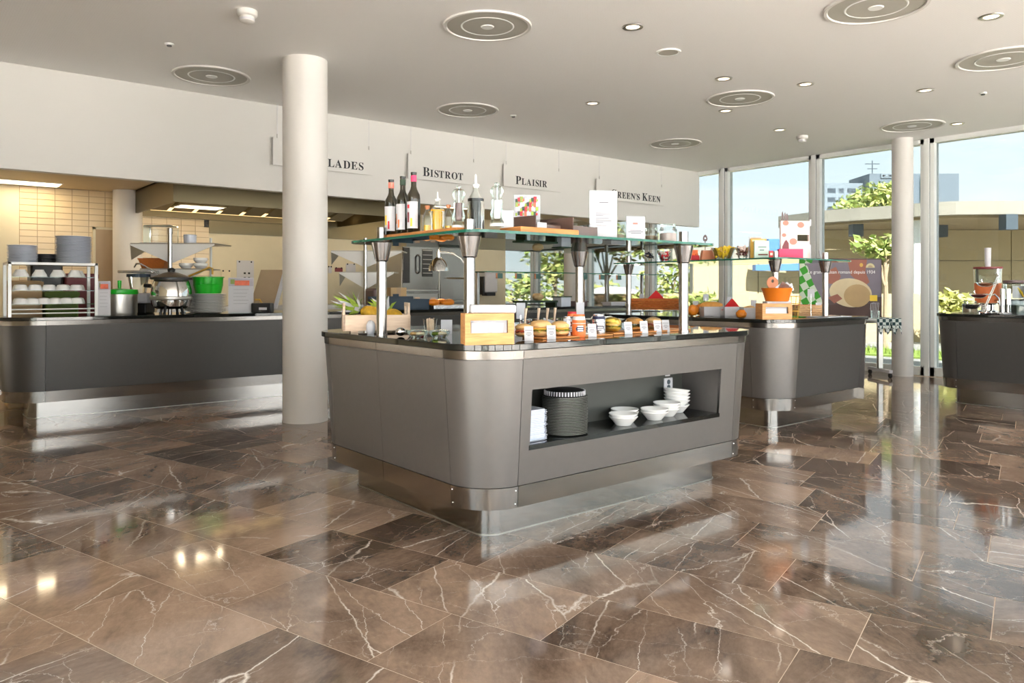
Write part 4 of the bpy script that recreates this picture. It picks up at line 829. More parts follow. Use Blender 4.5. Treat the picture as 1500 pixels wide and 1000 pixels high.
def snack_bag(p, label, wide, mats, h=.095):
    r = thing('snack_pack', label, 'snack pack', (p.x, p.y, CT), FACE + .1, 'printed snack packs')
    B().lathe([(0, 0), (wide * .9, 0), (wide, .02), (wide, h * .72), (wide * .8, h * .9), (wide * .85, h)], 20).obj('pack', mats[0], r)
    B().lathe([(wide * 1.01, h * .60), (wide * .93, h * .82), (wide * .86, h * .92)], 20).obj('top_band', mats[1], r)
    e = B(); n = 14
    for i in range(n):
        a0 = 2 * math.pi * i / n; a1 = 2 * math.pi * (i + 1) / n; q_ = wide * .62
        P = lambda a, s_: (q_ * s_ * math.cos(a), -wide * 1.02 - .0005 + .35 * (q_ * s_ * math.cos(a)) ** 2 / wide * 1.1, h * .38 + q_ * .75 * s_ * math.sin(a))
        e.add([P(a0, 1), P(a1, 1), P(a1, 0), ], [(0, 1, 2)])
    em = e.obj('badge', 'navy', r, smooth=0)
    for i, z in enumerate((.46, .36, .27)): B().box(-wide * .42, -wide * 1.05 - .003, h * z, wide * .42, -wide * 1.05 - .002, h * z + .007).obj('badge_stripe', 'paper', r, smooth=0)
snack_bag(front(833, 2.76), 'silver cup with navy badge behind the second card', .030, ('foil', 'tag_grey'), .10); snack_bag(front(848, 2.70), 'orange and white cup with navy badge among the sandwiches', .034, ('orange', 'paper'), .112); snack_bag(front(877, 2.75), 'silver lidded cup behind a white card beside the yellow rolls', .035, ('foil', 'navy'), .108); snack_bag(front(838, 2.86), 'red topped packet behind the orange cup', .028, ('candy', 'orange'), .12)
q_ = front(862, 2.74); tag(B().ell((0, 0, .032), (.045, .035, .03), 14, 10, .35, 4).obj('paper_bag', 'clear', loc=tuple(q_), smooth=60), 'crumpled clear bag between orange and silver cups', 'bag')
def roll(px, y, label, bread, wrap='clear', sc=1.0, rz=0.0, fill=('lettuce', 'cheese')): sandwich(front(px, y) , label, rz, fill, wrap, sc, bread, .012)
roll(896, 2.80, 'yellow wrapped roll beside the silver cup', 'cheese', sc=.95); roll(929, 2.81, 'wrapped roll with salad between two right-hand cards', 'bread', sc=.9, fill=('lettuce', 'dkgreen')); roll(957, 2.82, 'wrapped brown roll between the last cards', 'bread_pale', sc=.85, fill=('ham', 'ham'))
def card(px, y, label, w_=.042, h=.068, tilt=-.28, rz=0.0, z=CT, mat='paper', p=None):
    q_ = p if p is not None else front(px, y); r = thing('price_card', label, 'price card', (q_.x, q_.y, z), FACE + .1 + rz, 'white price cards on the island')
    b_ = B().box(-w_ / 2, 0, 0, w_ / 2, .0015, h); s1 = b_.obj('sheet', mat, r, rot=(tilt, 0, 0), smooth=0)
    for k_, (z0, q0) in enumerate(((.72, .5), (.55, .3), (.45, .4), (.35, .2))): B().box(-w_ * q0 / 1.2, -.0006, h * z0, w_ * q0 / 1.2, 0, h * z0 + .002).obj('text_line', 'print_grey', s1, smooth=0)
for i, (px, y) in enumerate(((775, 2.655), (808, 2.66), (868, 2.66), (921, 2.70), (944, 2.715), (964, 2.72), (976, 2.73))): card(px, y, 'white price card leaning in front of the sandwiches, %s from the left' % ORD[i])
# second row: wooden spoons in jars, jars with lids, eggs
for i, px in enumerate((768, 787, 800, 811)):
    q_ = front(px, 3.02); tag(B().tube([(0, 0, .0), (.006, .0, .07), (.012, 0, .125)], [.006, .0055, .008], 8).obj('wooden_spoon', 'beech', loc=(q_.x, q_.y, CT + .012)), 'wooden spoon handle sticking up behind the sandwiches, %s from the left' % ORD[i], 'spoon', 'wooden spoons in the jam jars')
for i, px in enumerate((769, 781, 795, 813, 829, 843)):
    q_ = front(px, 3.10 + .05 * (i % 2)); jar(q_, 'low jam jar with metal lid behind the sandwiches, %s from the left' % ORD[i], .036, .075, 'chrome', ('candy', 'rust', 'maroon', 'tan', 'gold', 'candy')[i], 'jam jars behind the sandwiches', CT)
for px, y, l, rz in ((763, 2.93, 'sheet of white paper sloping down beside the napkin box', .2), (823, 2.94, 'folded white paper behind the sandwich with salad', -.15)):
    q_ = front(px, y); tag(B().add([(-.10, 0, .0), (.09, 0, .0), (.09, .03, .03), (-.10, .03, .085), (-.10, .032, .0), (.09, .032, .0)], [(0, 1, 2, 3), (4, 3, 2, 5), (0, 3, 4), (1, 5, 2)]).obj('paper_sheet', 'paper', loc=tuple(q_), rot=(0, 0, FACE + rz), smooth=0), l, 'paper')
for i, (px, y, l) in enumerate(((763, 3.3, 'leftmost tall grey price tag behind the jam jars'), (850, 3.2, 'slanting grey price tag right of the jam jars'))):
    q_ = front(px, y); r = thing('tag_holder', l, 'price tag', (q_.x, q_.y, CT), FACE + .3 * i); B().tube([(0, 0, 0), (0, 0, .09)], .003, 6).obj('stem', 'chrome', r); B().box(-.025, -.002, .07, .025, 0, .16).obj('card', 'tag_grey', r, smooth=0); B().lathe([(0, 0), (.02, 0), (.02, .004), (0, .006)], 14).obj('foot', 'chrome', r)
pl = front(884, 3.62); r = thing('egg_dish', 'white dish holding eggs behind the rolls', 'dish', (pl.x, pl.y, CT), .2); B().lathe([(0, .01), (.08, .01), (.14, .035), (.145, .035), (.085, .002), (0, 0)], 32).obj('plate', 'porcelain', r)
for i, (ex, ey) in enumerate(((-.07, .0), (-.025, -.03), (.02, -.02), (.065, .0), (.0, .035), (-.05, .045), (.05, .045))): tag(B().ell((0, 0, 0), (.021, .021, .027), 16, 10).obj('egg', 'porcelain', loc=(pl.x + ex, pl.y + ey, CT + .034), rot=(1.2, i * .5, i)), 'white boiled egg in the dish, %s counted from its left rim' % ORD[i], 'egg', 'eggs in the white dish')

# inside the niche
NZ = .425
def stack(n, dz, mk, name, labf, group, p, jit=.003):
    first = None
    for i in range(n):
        j = (RNG.uniform(-jit, jit), RNG.uniform(-jit, jit))
        if first is None: first = mk(labf(i), group, (p.x + j[0], p.y + j[1], p.z + i * dz))
        else: dup(first, (p.x + j[0], p.y + j[1], p.z + i * dz), RNG.uniform(-.04, .04), labf(i))
def sqlid(label, group, loc):
    o = B(); o.prism(rrect(-.075, -.06, .075, .06, .02, 5), 0, .0022); o.prism(rrect(-.068, -.053, .068, .053, .02, 5), .0022, .0075); return tag(o.obj('clear_tray', 'clear_lid', loc=loc), label, 'lid', group)
M['clear_lid'] = pm('clear_plastic_lid', srgb(214, 220, 234), .25, 0, .05, 20, spec=.7)
M['dark_lid'] = pm('smoke_plastic_tray', srgb(126, 128, 124), .22, .2, .1, 20, spec=.8)
stack(17, .0083, sqlid, 'clear_tray', lambda i: 'square clear plastic tray in the niche stack, %s from the bottom' % ORD[i], 'square clear lids in the niche', Vector((2.312, 2.70, NZ)))
def rtray(label, group, loc):
    return tag(B().lathe([(0, .001), (.092, .001), (.104, .006), (.110, .0085), (.112, .0085), (.112, .0065), (.095, -.0005), (0, 0)], 40).obj('round_tray', 'dark_lid', loc=loc), label, 'tray', group)
stack(24, .0075, rtray, 'round_tray', lambda i: 'round smoky plastic tray in the niche stack, %s from the bottom' % ORD[i], 'round smoky trays in the niche', Vector((2.545, 2.70, NZ + .001)), .002)
r = thing('ribbed_lid', 'black ribbed lid on top of the round tray stack', 'lid', (2.545, 2.70, NZ + 24 * .0075 + .004)); B().lathe([(.098, 0), (.100, .004), (.096, .024), (.07, .030), (0, .030)], 40).obj('dome', 'black', r)
for i in range(44): a = 2 * math.pi * i / 44; B().box(-.0022, -.101, .003, .0022, -.096, .024).obj('rib', 'tag_grey', r, rot=(0, 0, a))
def bowl(label, group, loc, sc=.96):
    o = B().lathe([(0, .004), (.034, .006), (.055, .026), (.074, .047), (.077, .048), (.078, .045), (.058, .022), (.04, 0), (0, 0)], 32).obj('bowl', 'porcelain', loc=loc, rot=(.0, 0, 0)); o.scale = (sc,) * 3
    return tag(o, label, 'bowl', group)
bwl = None
for si, (bx0, by0, n, tl) in enumerate(((2.92, 2.66, 2, 0), (3.035, 2.755, 2, 0), (3.17, 2.665, 2, 0), (3.315, 2.70, 3, 0), (3.46, 2.75, 5, .13))):
    for k in range(n):
        lab = 'white bowl in the niche, %s stack from the left, %s from below' % (ORD[si], ORD[k])
        zz = NZ + .001 + k * (.0185 if tl else .0145) + (.012 if tl and k else 0)
        if bwl is None: bwl = bowl(lab, 'white bowls in the niche', (bx0, by0, zz)); o = bwl
        else: o = dup(bwl, (bx0, by0, zz), 0, lab)
        o.rotation_euler = (0, tl * (k > 0), 0)

# ================================================================== second island
def g2l(px, x=5.52): q_ = at_x(px, 375, x); return Vector((q_.x, q_.y, gl_top))       # left strip of its glass
def g2f(px, y=3.42): q_ = at_y(px, 375, y); return Vector((q_.x, q_.y, gl_top))       # front strip
def candy_bowl(p, label, r0, h, mats, n, sz):
    t = thing('candy_bowl', label, 'bowl', tuple(p), 0, 'glass bowls of sweets on the second glass shelf')
    B().lathe([(0, 0), (r0 * .55, 0), (r0 * .6, .004), (r0, h), (r0 * 1.02, h)], 28).obj('glass_body', 'clear_glass', t)
    rg = random.Random(len(label))
    for i in range(n):
        a = rg.random() * 6.28; zz = rg.uniform(max(sz) + .004, max(h, max(sz) * 2.2)); rr_ = r0 * (.52 + .4 * zz / h) * math.sqrt(rg.random()) * .92
        B().ell((0, 0, 0), sz, 8, 6).obj('sweet', mats[i % len(mats)], t, (rr_ * math.cos(a), rr_ * math.sin(a), zz), (rg.random() * 3, rg.random() * 3, rg.random() * 3))
candy_bowl(g2l(951), 'small glass of black and cream liquorice sticks', .036, .085, ('black', 'navy', 'dough'), 16, (.008, .008, .034))
candy_bowl(g2l(974), 'glass bowl of red and white sweets', .066, .09, ('candy', 'paper', 'candy', 'pale_pink'), 90, (.013, .012, .009))
candy_bowl(g2l(1059), 'wide glass bowl of yellow wrapped sweets', .105, .10, ('yellow', 'gold', 'yellow'), 120, (.027, .014, .010))
candy_bowl(g2l(1088, 5.5), 'glass of brown chocolate sticks', .058, .10, ('brown', 'maroon', 'pale_pink'), 34, (.010, .010, .03))
p = g2l(1016); r = thing('sweet_carton', 'bright orange open carton behind the right post', 'carton', tuple(p), FACE); B().box(-.045, -.03, 0, .045, .03, .05).obj('tray', 'candy', r, bevel=.002); B().box(-.045, .028, .05, .045, .03, .10).obj('back_flap', 'orange', r, smooth=0)
for k in range(5): B().ell((-.03 + .015 * k, 0, .055), (.012, .02, .014), 8, 6).obj('sweet', 'orange', r)
p = g2l(1036); r = thing('card_box', 'rust brown trapezoid box left of the yellow sweets', 'box', tuple(p), FACE); B().add([(-.06, -.04, 0), (.07, -.04, 0), (.07, .04, 0), (-.06, .04, 0), (-.045, -.035, .085), (.045, -.035, .085), (.045, .035, .085), (-.045, .035, .085)], [(0, 3, 2, 1), (4, 5, 6, 7), (0, 1, 5, 4), (1, 2, 6, 5), (2, 3, 7, 6), (3, 0, 4, 7)]).obj('box_body', 'rust', r, smooth=0); B().box(-.046, -.036, .085, .046, .036, .089).obj('lid', 'pale_pink', r, smooth=0)
p = g2l(1033, 5.62); r = thing('menu_clip', 'thin stand with pierced leaf top behind the sweets', 'clip stand', tuple(p), FACE); B().lathe([(0, 0), (.03, 0), (.03, .005), (0, .007)], 16).obj('foot', 'frame_dark', r); B().tube([(0, 0, .005), (0, 0, .185)], .0035, 8).obj('stem', 'purple_grey', r)
b = B(); n = 20
for i in range(n):
    a0, a1 = 2 * math.pi * i / n, 2 * math.pi * (i + 1) / n; o1 = lambda a: (.020 * math.cos(a) * (1 - .25 * math.sin(a)), .205 + .030 * math.sin(a)); i1 = lambda a: (.009 * math.cos(a), .203 + .009 * math.sin(a))
    A_, B_, C_, D_2 = o1(a0), o1(a1), i1(a1), i1(a0)
    b.add([(A_[0], -.002, A_[1]), (B_[0], -.002, B_[1]), (C_[0], -.002, C_[1]), (D_2[0], -.002, D_2[1]), (A_[0], .002, A_[1]), (B_[0], .002, B_[1]), (C_[0], .002, C_[1]), (D_2[0], .002, D_2[1])], [(0, 1, 2, 3), (7, 6, 5, 4), (0, 4, 5, 1), (3, 2, 6, 7)])
b.obj('leaf_ring', 'purple_grey', r, smooth=0)
def flat_box(p, w_, d, h, mat, name, label, cat, prints=(), rot=FACE, back=None):
    r = thing(name, label, cat, tuple(p), rot); B().box(-w_ / 2, 0, 0, w_ / 2, d, h).obj('carton', mat, r, bevel=.001)
    for (x0, x1, z0, z1, m_) in prints: B().box(-w_ / 2 + x0 * w_, -.0012, z0 * h, -w_ / 2 + x1 * w_, 0, z1 * h).obj('print', m_, r, smooth=0)
    return r
flat_box(g2l(1116, 5.5), .12, .02, .145, 'mint', 'tea_box', 'mint green packet standing in front of two others', 'packet', ((.25, .8, .62, .66, 'teal'), (.35, .65, .45, .5, 'teal'), (.25, .9, .18, .26, 'brown')))
flat_box(g2l(1111, 5.54), .13, .015, .165, 'gold', 'tea_box', 'golden packet half hidden behind the mint one', 'packet', ((.1, .9, .85, .95, 'dough'),))
flat_box(g2l(1107, 5.58), .11, .012, .185, 'tag_grey', 'tea_box', 'grey packet hindmost of the three packets', 'packet', ((.1, .9, .9, .96, 'tan'),))
flat_box(g2l(1130, 5.5), .03, .02, .06, 'candy', 'tea_box', 'tiny red packet left of the corner post', 'packet', ((.2, .8, .4, .7, 'dough'),))
r = flat_box(g2f(1159), .20, .05, .085, 'pink', 'gift_box', 'bright pink box in front of the cardboard display', 'box'); B().box(.100, .004, .01, .135, .04, .08).obj('side_flap', 'pale_pink', r)
# cardboard display with cut-out
p = g2f(1165, 3.56); r = thing('card_display', 'pale cardboard display with coral dots and cut-out slot', 'display', tuple(p), FACE + .15)
w_, h = .27, .345; x0, x1, z0, z1 = -.135, .135, 0, h; hx0, hx1, hz0, hz1 = .02, .125, .17, .225
b = B(); b.box(x0, 0, z0, hx0, .02, z1); b.box(hx1, 0, z0, x1, .02, z1); b.box(hx0, 0, z0, hx1, .02, hz0); b.box(hx0, 0, hz1, hx1, .02, z1); b.obj('board', 'pale_pink', r, smooth=0)
B().box(hx0, .001, hz0 - .004, hx1, .022, hz0).obj('slot_edge', 'orange', r, smooth=0)
for (cx_, cz_, rr_) in ((-.09, .325, .028), (.05, .31, .032), (-.105, .22, .02), (.045, .05, .025), (-.02, .165, .035)):
    d_ = B(); d_.add([(cx_ + rr_ * math.cos(i * .2618), -.001, min(h, cz_ + rr_ * .8 * math.sin(i * .2618))) for i in range(24)], [tuple(range(24))]); d_.obj('dot', ('coral', 'skin', 'coral', 'pink', 'gold')[int(abs(cx_) * 1000) % 5], r, smooth=0)
for k, (xx, zz, ww, hh) in enumerate(((-.07, .255, .10, .014), (-.04, .235, .16, .016))): B().box(xx - ww / 3, -.001, zz, xx + ww * .9, 0, zz + hh).obj('faint_lettering', 'pale_pink', r, smooth=0)
d_ = B(); d_.add([(-.125, -.0015, .09), (-.06, -.0015, .09), (-.062, -.0015, .15), (-.085, -.0015, .18), (-.10, -.0015, .165), (-.122, -.0015, .12)], [tuple(range(6))]); d_.obj('printed_shape', 'maroon', r, smooth=0)
for k, xx in enumerate((-.125, -.10, -.08)): B().add([(xx, .005, h), (xx + .016, .005, h), (xx + .018, .005, h + .055 - .008 * k), (xx + .008, .005, h + .085 - .01 * k), (xx, .005, h + .06)], [(0, 1, 2, 3, 4)]).obj('upright_leaflet', 'purple_grey', r, smooth=0)
B().box(.135, .0, .30, .15, .02, .36).obj('side_tab', 'tag_grey', r); B().box(.135, 0, .02, .148, .02, .14).obj('side_tab', 'tag_grey', r)
p = g2f(1203, 3.40); tag(B().tube([(0, 0, 0), (-.03, 0, .075)], .008, 8).obj('paper_straw', 'paper', loc=tuple(p + Vector((0, 0, .008)))), 'white paper roll leaning by the right post', 'paper')

def c2(px, py): return at_h(px, py, CT)
q = Vector((5.47, 3.34, CT)); q = at_y(1138, 468, 3.37); NB2 = napkin_box((5.47, 3.30, CT), FACE + .1, .245, .12, .125, 'wooden napkin box at the corner of the second island', False)
NB2.location = tuple(Vector((at_d(1138, 0, 6.0).x, at_d(1138, 0, 6.0).y, CT)))
n2 = Vector((at_d(1138, 0, 6.055).x, at_d(1138, 0, 6.055).y, CT + .125))
tag(B().box(-.10, -.045, 0, .10, .045, .018).obj('napkin_stack', 'paper', loc=tuple(n2), rot=(0, 0, FACE + .1), bevel=.005), 'thin white napkin pile between wooden box and orange bowl', 'napkins')
r = thing('orange_bowl', 'glossy orange bowl standing on the second napkin box', 'bowl', tuple(n2 + Vector((0, 0, .018))))
B().lathe([(0, .006), (.08, .006), (.105, .075), (.112, .09), (.118, .105), (.122, .105), (.116, .088), (.108, .07), (.088, 0), (0, 0)], 36).obj('bowl', 'clay', r)
for k, (ax, mm) in enumerate(((.03, 'foil'), (.05, 'foil'), (.0, 'clear_lid'), (.07, 'foil'))): B().box(-.03, -.004, 0, .03, .004, .07).obj('sachet', mm, r, (ax * RT[0], ax * RT[1], .085), (.3, .5 + .2 * k, FACE + .2 * k))
pd = B(); pd.tube([(0, 0, 0), (0, 0, .01)], .045, 24); 
r2 = thing('wooden_paddle', 'round wooden paddle with hole sticking up from the orange bowl', 'paddle', tuple(n2 + Vector((-.035 * RT[0], -.035 * RT[1], .028 + .0))), FACE)
b = B(); n = 24
for i in range(n):
    a0, a1 = 2 * math.pi * i / n, 2 * math.pi * (i + 1) / n
    pts = [(.045 * math.cos(a0), .135 + .05 * math.sin(a0)), (.045 * math.cos(a1), .135 + .05 * math.sin(a1)), (.011 * math.cos(a1), .15 + .014 * math.sin(a1)), (.011 * math.cos(a0), .15 + .014 * math.sin(a0))]
    b.add([(x, -.005, z) for x, z in pts] + [(x, .005, z) for x, z in pts], [(0, 1, 2, 3), (7, 6, 5, 4), (0, 4, 5, 1), (3, 2, 6, 7)])
b.obj('blade', 'rust', r2, smooth=0); B().box(-.012, -.005, -.01, .012, .005, .09).obj('shaft', 'rust', r2)
r = thing('wire_basket', 'small wire basket right of the orange bowl', 'basket', (n2.x + .17 * RT[0] + .15 * FW[0], n2.y + .17 * RT[1] + .15 * FW[1], CT))
for z, q0 in ((.004, .05), (.06, .06), (.12, .07), (.18, .075)): B().tube([(q0 * math.cos(i * math.pi / 10), q0 * math.sin(i * math.pi / 10), z) for i in range(21)], .0025, 6).obj('hoop', 'gold', r)
for i in range(12): a = i * math.pi / 6; B().tube([(.05 * math.cos(a), .05 * math.sin(a), .004), (.075 * math.cos(a), .075 * math.sin(a), .18)], .002, 6).obj('wire', 'gold', r)
def wicker(loc, rot, w_, d, h, mat, label, weave=8, napkin=None, dz=0.0):
    r = thing('bread_basket', label, 'basket', loc, rot)
    b = B(); t = .012
    b.box(-w_ / 2, -d / 2, 0, w_ / 2, d / 2, .012); b.obj('floor', mat, r, smooth=0)
    for k in range(4):                                           # woven bands
        z = .012 + (h - .02) * k / 4
        for (x0, y0, x1, y1) in ((-w_ / 2, -d / 2, w_ / 2, -d / 2), (w_ / 2, -d / 2, w_ / 2, d / 2), (w_ / 2, d / 2, -w_ / 2, d / 2), (-w_ / 2, d / 2, -w_ / 2, -d / 2)):
            L2 = math.hypot(x1 - x0, y1 - y0); n_ = max(4, int(L2 / .022)); pts = []
            for i in range(n_ + 1):
                s_ = i / n_; off = .004 * (1 if (i + k) % 2 else -1); nx_, ny_ = (y1 - y0) / L2, -(x1 - x0) / L2
                pts.append((x0 + (x1 - x0) * s_ + nx_ * off, y0 + (y1 - y0) * s_ + ny_ * off, z + (h - .02) / 8))
            B().tube(pts, (h - .02) / 8.5, 6).obj('woven_band', mat, r)
    b = B(); z = h - .006
    b.tube([(-w_ / 2, -d / 2, z), (w_ / 2, -d / 2, z), (w_ / 2, d / 2, z), (-w_ / 2, d / 2, z), (-w_ / 2, -d / 2, z)], .009, 8); b.obj('rim', mat, r)
    return r
bk = at_d(956, 0, 7.42); rz_ = thing('acrylic_riser', 'clear low riser under the wicker basket', 'riser', (bk.x, bk.y, CT), FACE); B().box(-.22, -.10, .035, .22, .10, .04).obj('top', 'clear', rz_, smooth=0); B().box(-.22, -.10, 0, -.215, .10, .035).obj('side', 'clear', rz_, smooth=0); B().box(.215, -.10, 0, .22, .10, .035).obj('side', 'clear', rz_, smooth=0)
wicker((bk.x, bk.y, CT + .041), FACE - .08, .48, .24, .105, 'wicker', 'orange-brown wicker basket with red napkin')
def napkin_fold(loc, label, w_=.17, h=.075, rot=FACE):
    return tag(B().add([(-w_ / 2, -.02, 0), (w_ / 2, -.02, 0), (0, -.02, h), (-w_ / 2, .02, 0), (w_ / 2, .02, 0), (0, .02, h * .95)], [(0, 1, 2), (5, 4, 3), (0, 3, 4, 1), (0, 2, 5, 3), (1, 4, 5, 2)]).obj('red_napkin', 'red', loc=loc, rot=(0, 0, rot), smooth=0), label, 'napkin', 'folded red napkins')
napkin_fold((bk.x + .03 * RT[0], bk.y + .03 * RT[1], CT + .055), 'folded red napkin standing in the wicker basket', .34, .175)
for k, (lx, ly) in enumerate(((.18, 0), (.19, .06), (-.1, .03))): tag(B().ell((0, 0, .03), (.05, .04, .035), 14, 10, .2, k).obj('bread_roll', 'bread', loc=(bk.x + lx * RT[0] + ly * FW[0], bk.y + lx * RT[1] + ly * FW[1], CT + .056)), 'brown bread roll in the wicker basket, %s from the right' % ORD[(1, 0, 2)[k]], 'bread', 'rolls in the wicker basket')
b2_ = at_d(1184, 0, 6.78); wicker((b2_.x, b2_.y, CT), FACE + .05, .24, .16, .095, 'wicker_pale', 'pale wicker basket right of the wooden napkin box')
tag(B().box(-.13, -.005, 0, .13, .005, .004).obj('red_cloth', 'red', loc=(b2_.x, b2_.y, CT + .098), rot=(0, 0, FACE), smooth=0), 'red cloth edge lying over the pale basket', 'cloth')
# boxes of bread and pastry along its left side
def open_box(px, d, w_, dd, h, label, mat='paper', rot=0.0):
    q_ = at_d(px, 0, d); r = thing('pastry_box', label, 'box', (q_.x, q_.y, CT), FACE + rot, 'white pastry boxes'); t = .004
    b = B(); b.box(-w_ / 2, -dd / 2, 0, w_ / 2, dd / 2, t); b.box(-w_ / 2, -dd / 2, 0, w_ / 2, -dd / 2 + t, h); b.box(-w_ / 2, dd / 2 - t, 0, w_ / 2, dd / 2, h); b.box(-w_ / 2, -dd / 2, 0, -w_ / 2 + t, dd / 2, h); b.box(w_ / 2 - t, -dd / 2, 0, w_ / 2, dd / 2, h); b.obj('box_body', mat, r, smooth=0)
    return q_
q1 = open_box(1042, 6.75, .17, .16, .085, 'white paper box with bread in front of the red napkin'); q2_ = open_box(1072, 6.50, .16, .14, .09, 'white paper box under the standing red napkin'); q3 = open_box(1098, 6.33, .13, .13, .085, 'white paper box left of the wooden napkin box')
def loaf(loc, rx, ry, rz2, label, mat='bread', rot=0, name='bread_piece', cat='bread', grp='breads on the second island'): return tag(B().ell((0, 0, rz2), (rx, ry, rz2), 16, 10, .2, len(label)).obj(name, mat, loc=tuple(loc), rot=(0, 0, rot)), label, cat, grp)
loaf((q1.x, q1.y, CT + .06), .10, .05, .035, 'bread loaf lying on the left white box', 'bread', FACE); loaf((q3.x, q3.y, CT + .05), .06, .04, .025, 'small roll in the box by the napkin box', 'bread_pale', FACE)
p = at_d(1015, 0, 6.78); loaf((p.x, p.y, CT), .055, .05, .05, 'orange pastry right of the front post', 'croissant'); p = at_d(1024, 0, 7.0); loaf((p.x, p.y, CT), .05, .05, .05, 'orange pastry behind the first one', 'croissant'); p = at_d(1086, 0, 6.26); loaf((p.x, p.y, CT), .05, .04, .035, 'orange pastry at the island edge between white boxes', 'croissant')
napkin_fold((q2_.x + FW[0] * .0, q2_.y, CT + .06), 'folded red napkin standing over the white boxes', .17, .10)
def tagpost(px, d, h, label, w_=.05, hh=.06, mat='tag_grey', base=CT, card='tag_grey'):
    q_ = at_d(px, 0, d); r = thing('tag_holder', label, 'price tag', (q_.x, q_.y, base), FACE, 'price tags on stems'); B().tube([(0, 0, 0), (0, 0, h - hh * .6)], .003, 6).obj('stem', 'chrome', r); B().box(-w_ / 2, -.002, h - hh, w_ / 2, 0, h).obj('card', card, r, smooth=0); B().lathe([(0, 0), (.022, 0), (.022, .004), (0, .006)], 14).obj('foot', 'chrome', r)
for i, (px, d, h) in enumerate(((1019, 7.0, .13), (1034, 7.2, .19), (1046, 7.0, .13), (1069, 6.75, .17), (1104, 6.5, .145))): tagpost(px, d, h, 'grey price tag on a stem among the pastries, %s from the left' % ORD[i])
tagpost(1188, 6.6, .24, 'white price tag above the pale basket', .06, .07, card='paper')
for i, (px, d) in enumerate(((940, 7.9), (968, 7.95), (1199, 6.75))): tagpost(px, d, .19 if i < 2 else .12, ('grey price tag left of the wicker basket napkin', 'grey price tag right behind the red napkin', 'small tag between pale basket and right post')[i], .05, .07)
# cutlery trays by the right post
p = at_d(1215, 0, 6.55); r = thing('cutlery_tray', 'flat tray of knives beside the right post', 'tray', (p.x, p.y, CT), .0)
B().box(-.2, -.1, 0, .2, .1, .006).obj('tray', 'tag_grey', r, bevel=.002)
for k in range(6): B().box(-.16 + .02 * k, -.07 + .025 * k, .006, .06 + .02 * k, -.06 + .025 * k, .012).obj('knife', ('chrome', 'beech')[k % 2], r)
tag(B().lathe([(.09, 0), (.095, .004), (.07, .006), (0, .006), (0, 0)], 24).obj('green_plate', 'green', loc=(p.x - .28 * RT[0], p.y - .28 * RT[1] + .02, CT)), 'flat green plate left of the cutlery tray', 'plate')

# ================================================================== table with the bread poster by the window
TZ = .755; tp = at_d(1234, 0, 9.85); tr = FACE + .06
r = thing('folding_table', 'grey folding table on castors by the window', 'table', (tp.x, tp.y, 0), tr)
B().box(-.60, -.28, TZ - .025, .60, .28, TZ).obj('table_top', 'frame', r, bevel=.004)
for s_ in (-1, 1):
    x = s_ * .50
    B().box(x - .03, -.025, .10, x + .03, .025, TZ - .025).obj('leg', 'steel_dull', r, bevel=.003)
    f = B().box(x - .025, -.26, .06, x + .025, .26, .10).obj('foot', 'tag_grey', r, bevel=.004)
    for y in (-.24, .24): B().tube([(x - .012, y, .03), (x + .012, y, .03)], .03, 16).obj('castor', 'rubber', f)
B().box(-.50, -.02, TZ - .07, .50, .02, TZ - .03).obj('cross_rail', 'steel_dull', r)
cl = B(); n = 12
for i in range(n):
    x0 = .30 + .32 * i / n; x1 = .30 + .32 * (i + 1) / n; d0 = .16 * abs(math.sin(i * .9)) + .05; d1 = .16 * abs(math.sin((i + 1) * .9)) + .05
    cl.add([(x0, -.285, TZ + .003), (x1, -.285, TZ + .003), (x1, -.295, TZ - d1), (x0, -.295, TZ - d0)], [(0, 1, 2, 3)]); cl.add([(x0, -.285, TZ + .003), (x1, -.285, TZ + .003), (x1, .2, TZ + .003), (x0, .2, TZ + .003)], [(3, 2, 1, 0)])
cl.add([(.62, -.285, TZ + .003), (.62, .2, TZ + .003), (.625, .1, TZ - .2), (.625, -.2, TZ - .14)], [(0, 1, 2, 3)])
ch = B(); ch.add([(-.62 + .0, 0, 0)], []); tag(cl.obj('checked_cloth', 'bw_check', loc=(tp.x, tp.y, 0), rot=(0, 0, tr), smooth=0), 'green and white checked cloth hanging off the table end', 'cloth')
PW, PH = 1.10, .77
r = thing('bread_poster', 'poster of hands kneading dough standing on the table', 'poster', (tp.x + FW[0] * .05, tp.y + FW[1] * .05, TZ), tr)
B().box(-PW / 2, 0, 0, PW / 2, .012, PH).obj('board', 'p_board', r, smooth=0); B().box(-.3, .012, 0, -.27, .20, .01).obj('stand_foot', 'frame', r); B().box(.3, .012, 0, .33, .20, .01).obj('stand_foot', 'frame', r)
def flat(pts, m_, name, y): B().add([((x - .5) * PW, -y, z * PH) for x, z in pts], [tuple(range(len(pts)))]).obj(name, m_, r, smooth=0)
def oval(cx_, cz_, rx, rz3, rot=0, n=28, w_=0): return [(cx_ + rx * math.cos(t) * math.cos(rot) - rz3 * math.sin(t) * math.sin(rot), cz_ + rx * math.cos(t) * math.sin(rot) * 1.4 + rz3 * math.sin(t) * math.cos(rot) * (1 + w_ * math.sin(2 * t))) for t in [2 * math.pi * i / n for i in range(n)]]
flat([(.0, .55), (.26, .30), (.99, .35), (.99, .98), (.0, .98)], 'p_bg', 'printed_background', .0005)
flat([(.0, .0), (1, 0), (1, .22), (.6, .25), (.3, .2), (0, .16)], 'p_table', 'printed_worktop', .0006)
flat([(.58, .98), (.82, .98), (.80, .78), (.85, .60), (.78, .52), (.70, .62), (.62, .72)], 'p_skin', 'printed_hand', .0008)
flat([(.30, .76), (.44, .86), (.50, .70), (.46, .56), (.34, .58)], 'p_skin', 'printed_hand', .0008); flat([(.34, .34), (.46, .40), (.52, .32), (.42, .24)], 'p_skin', 'printed_finger', .0012)
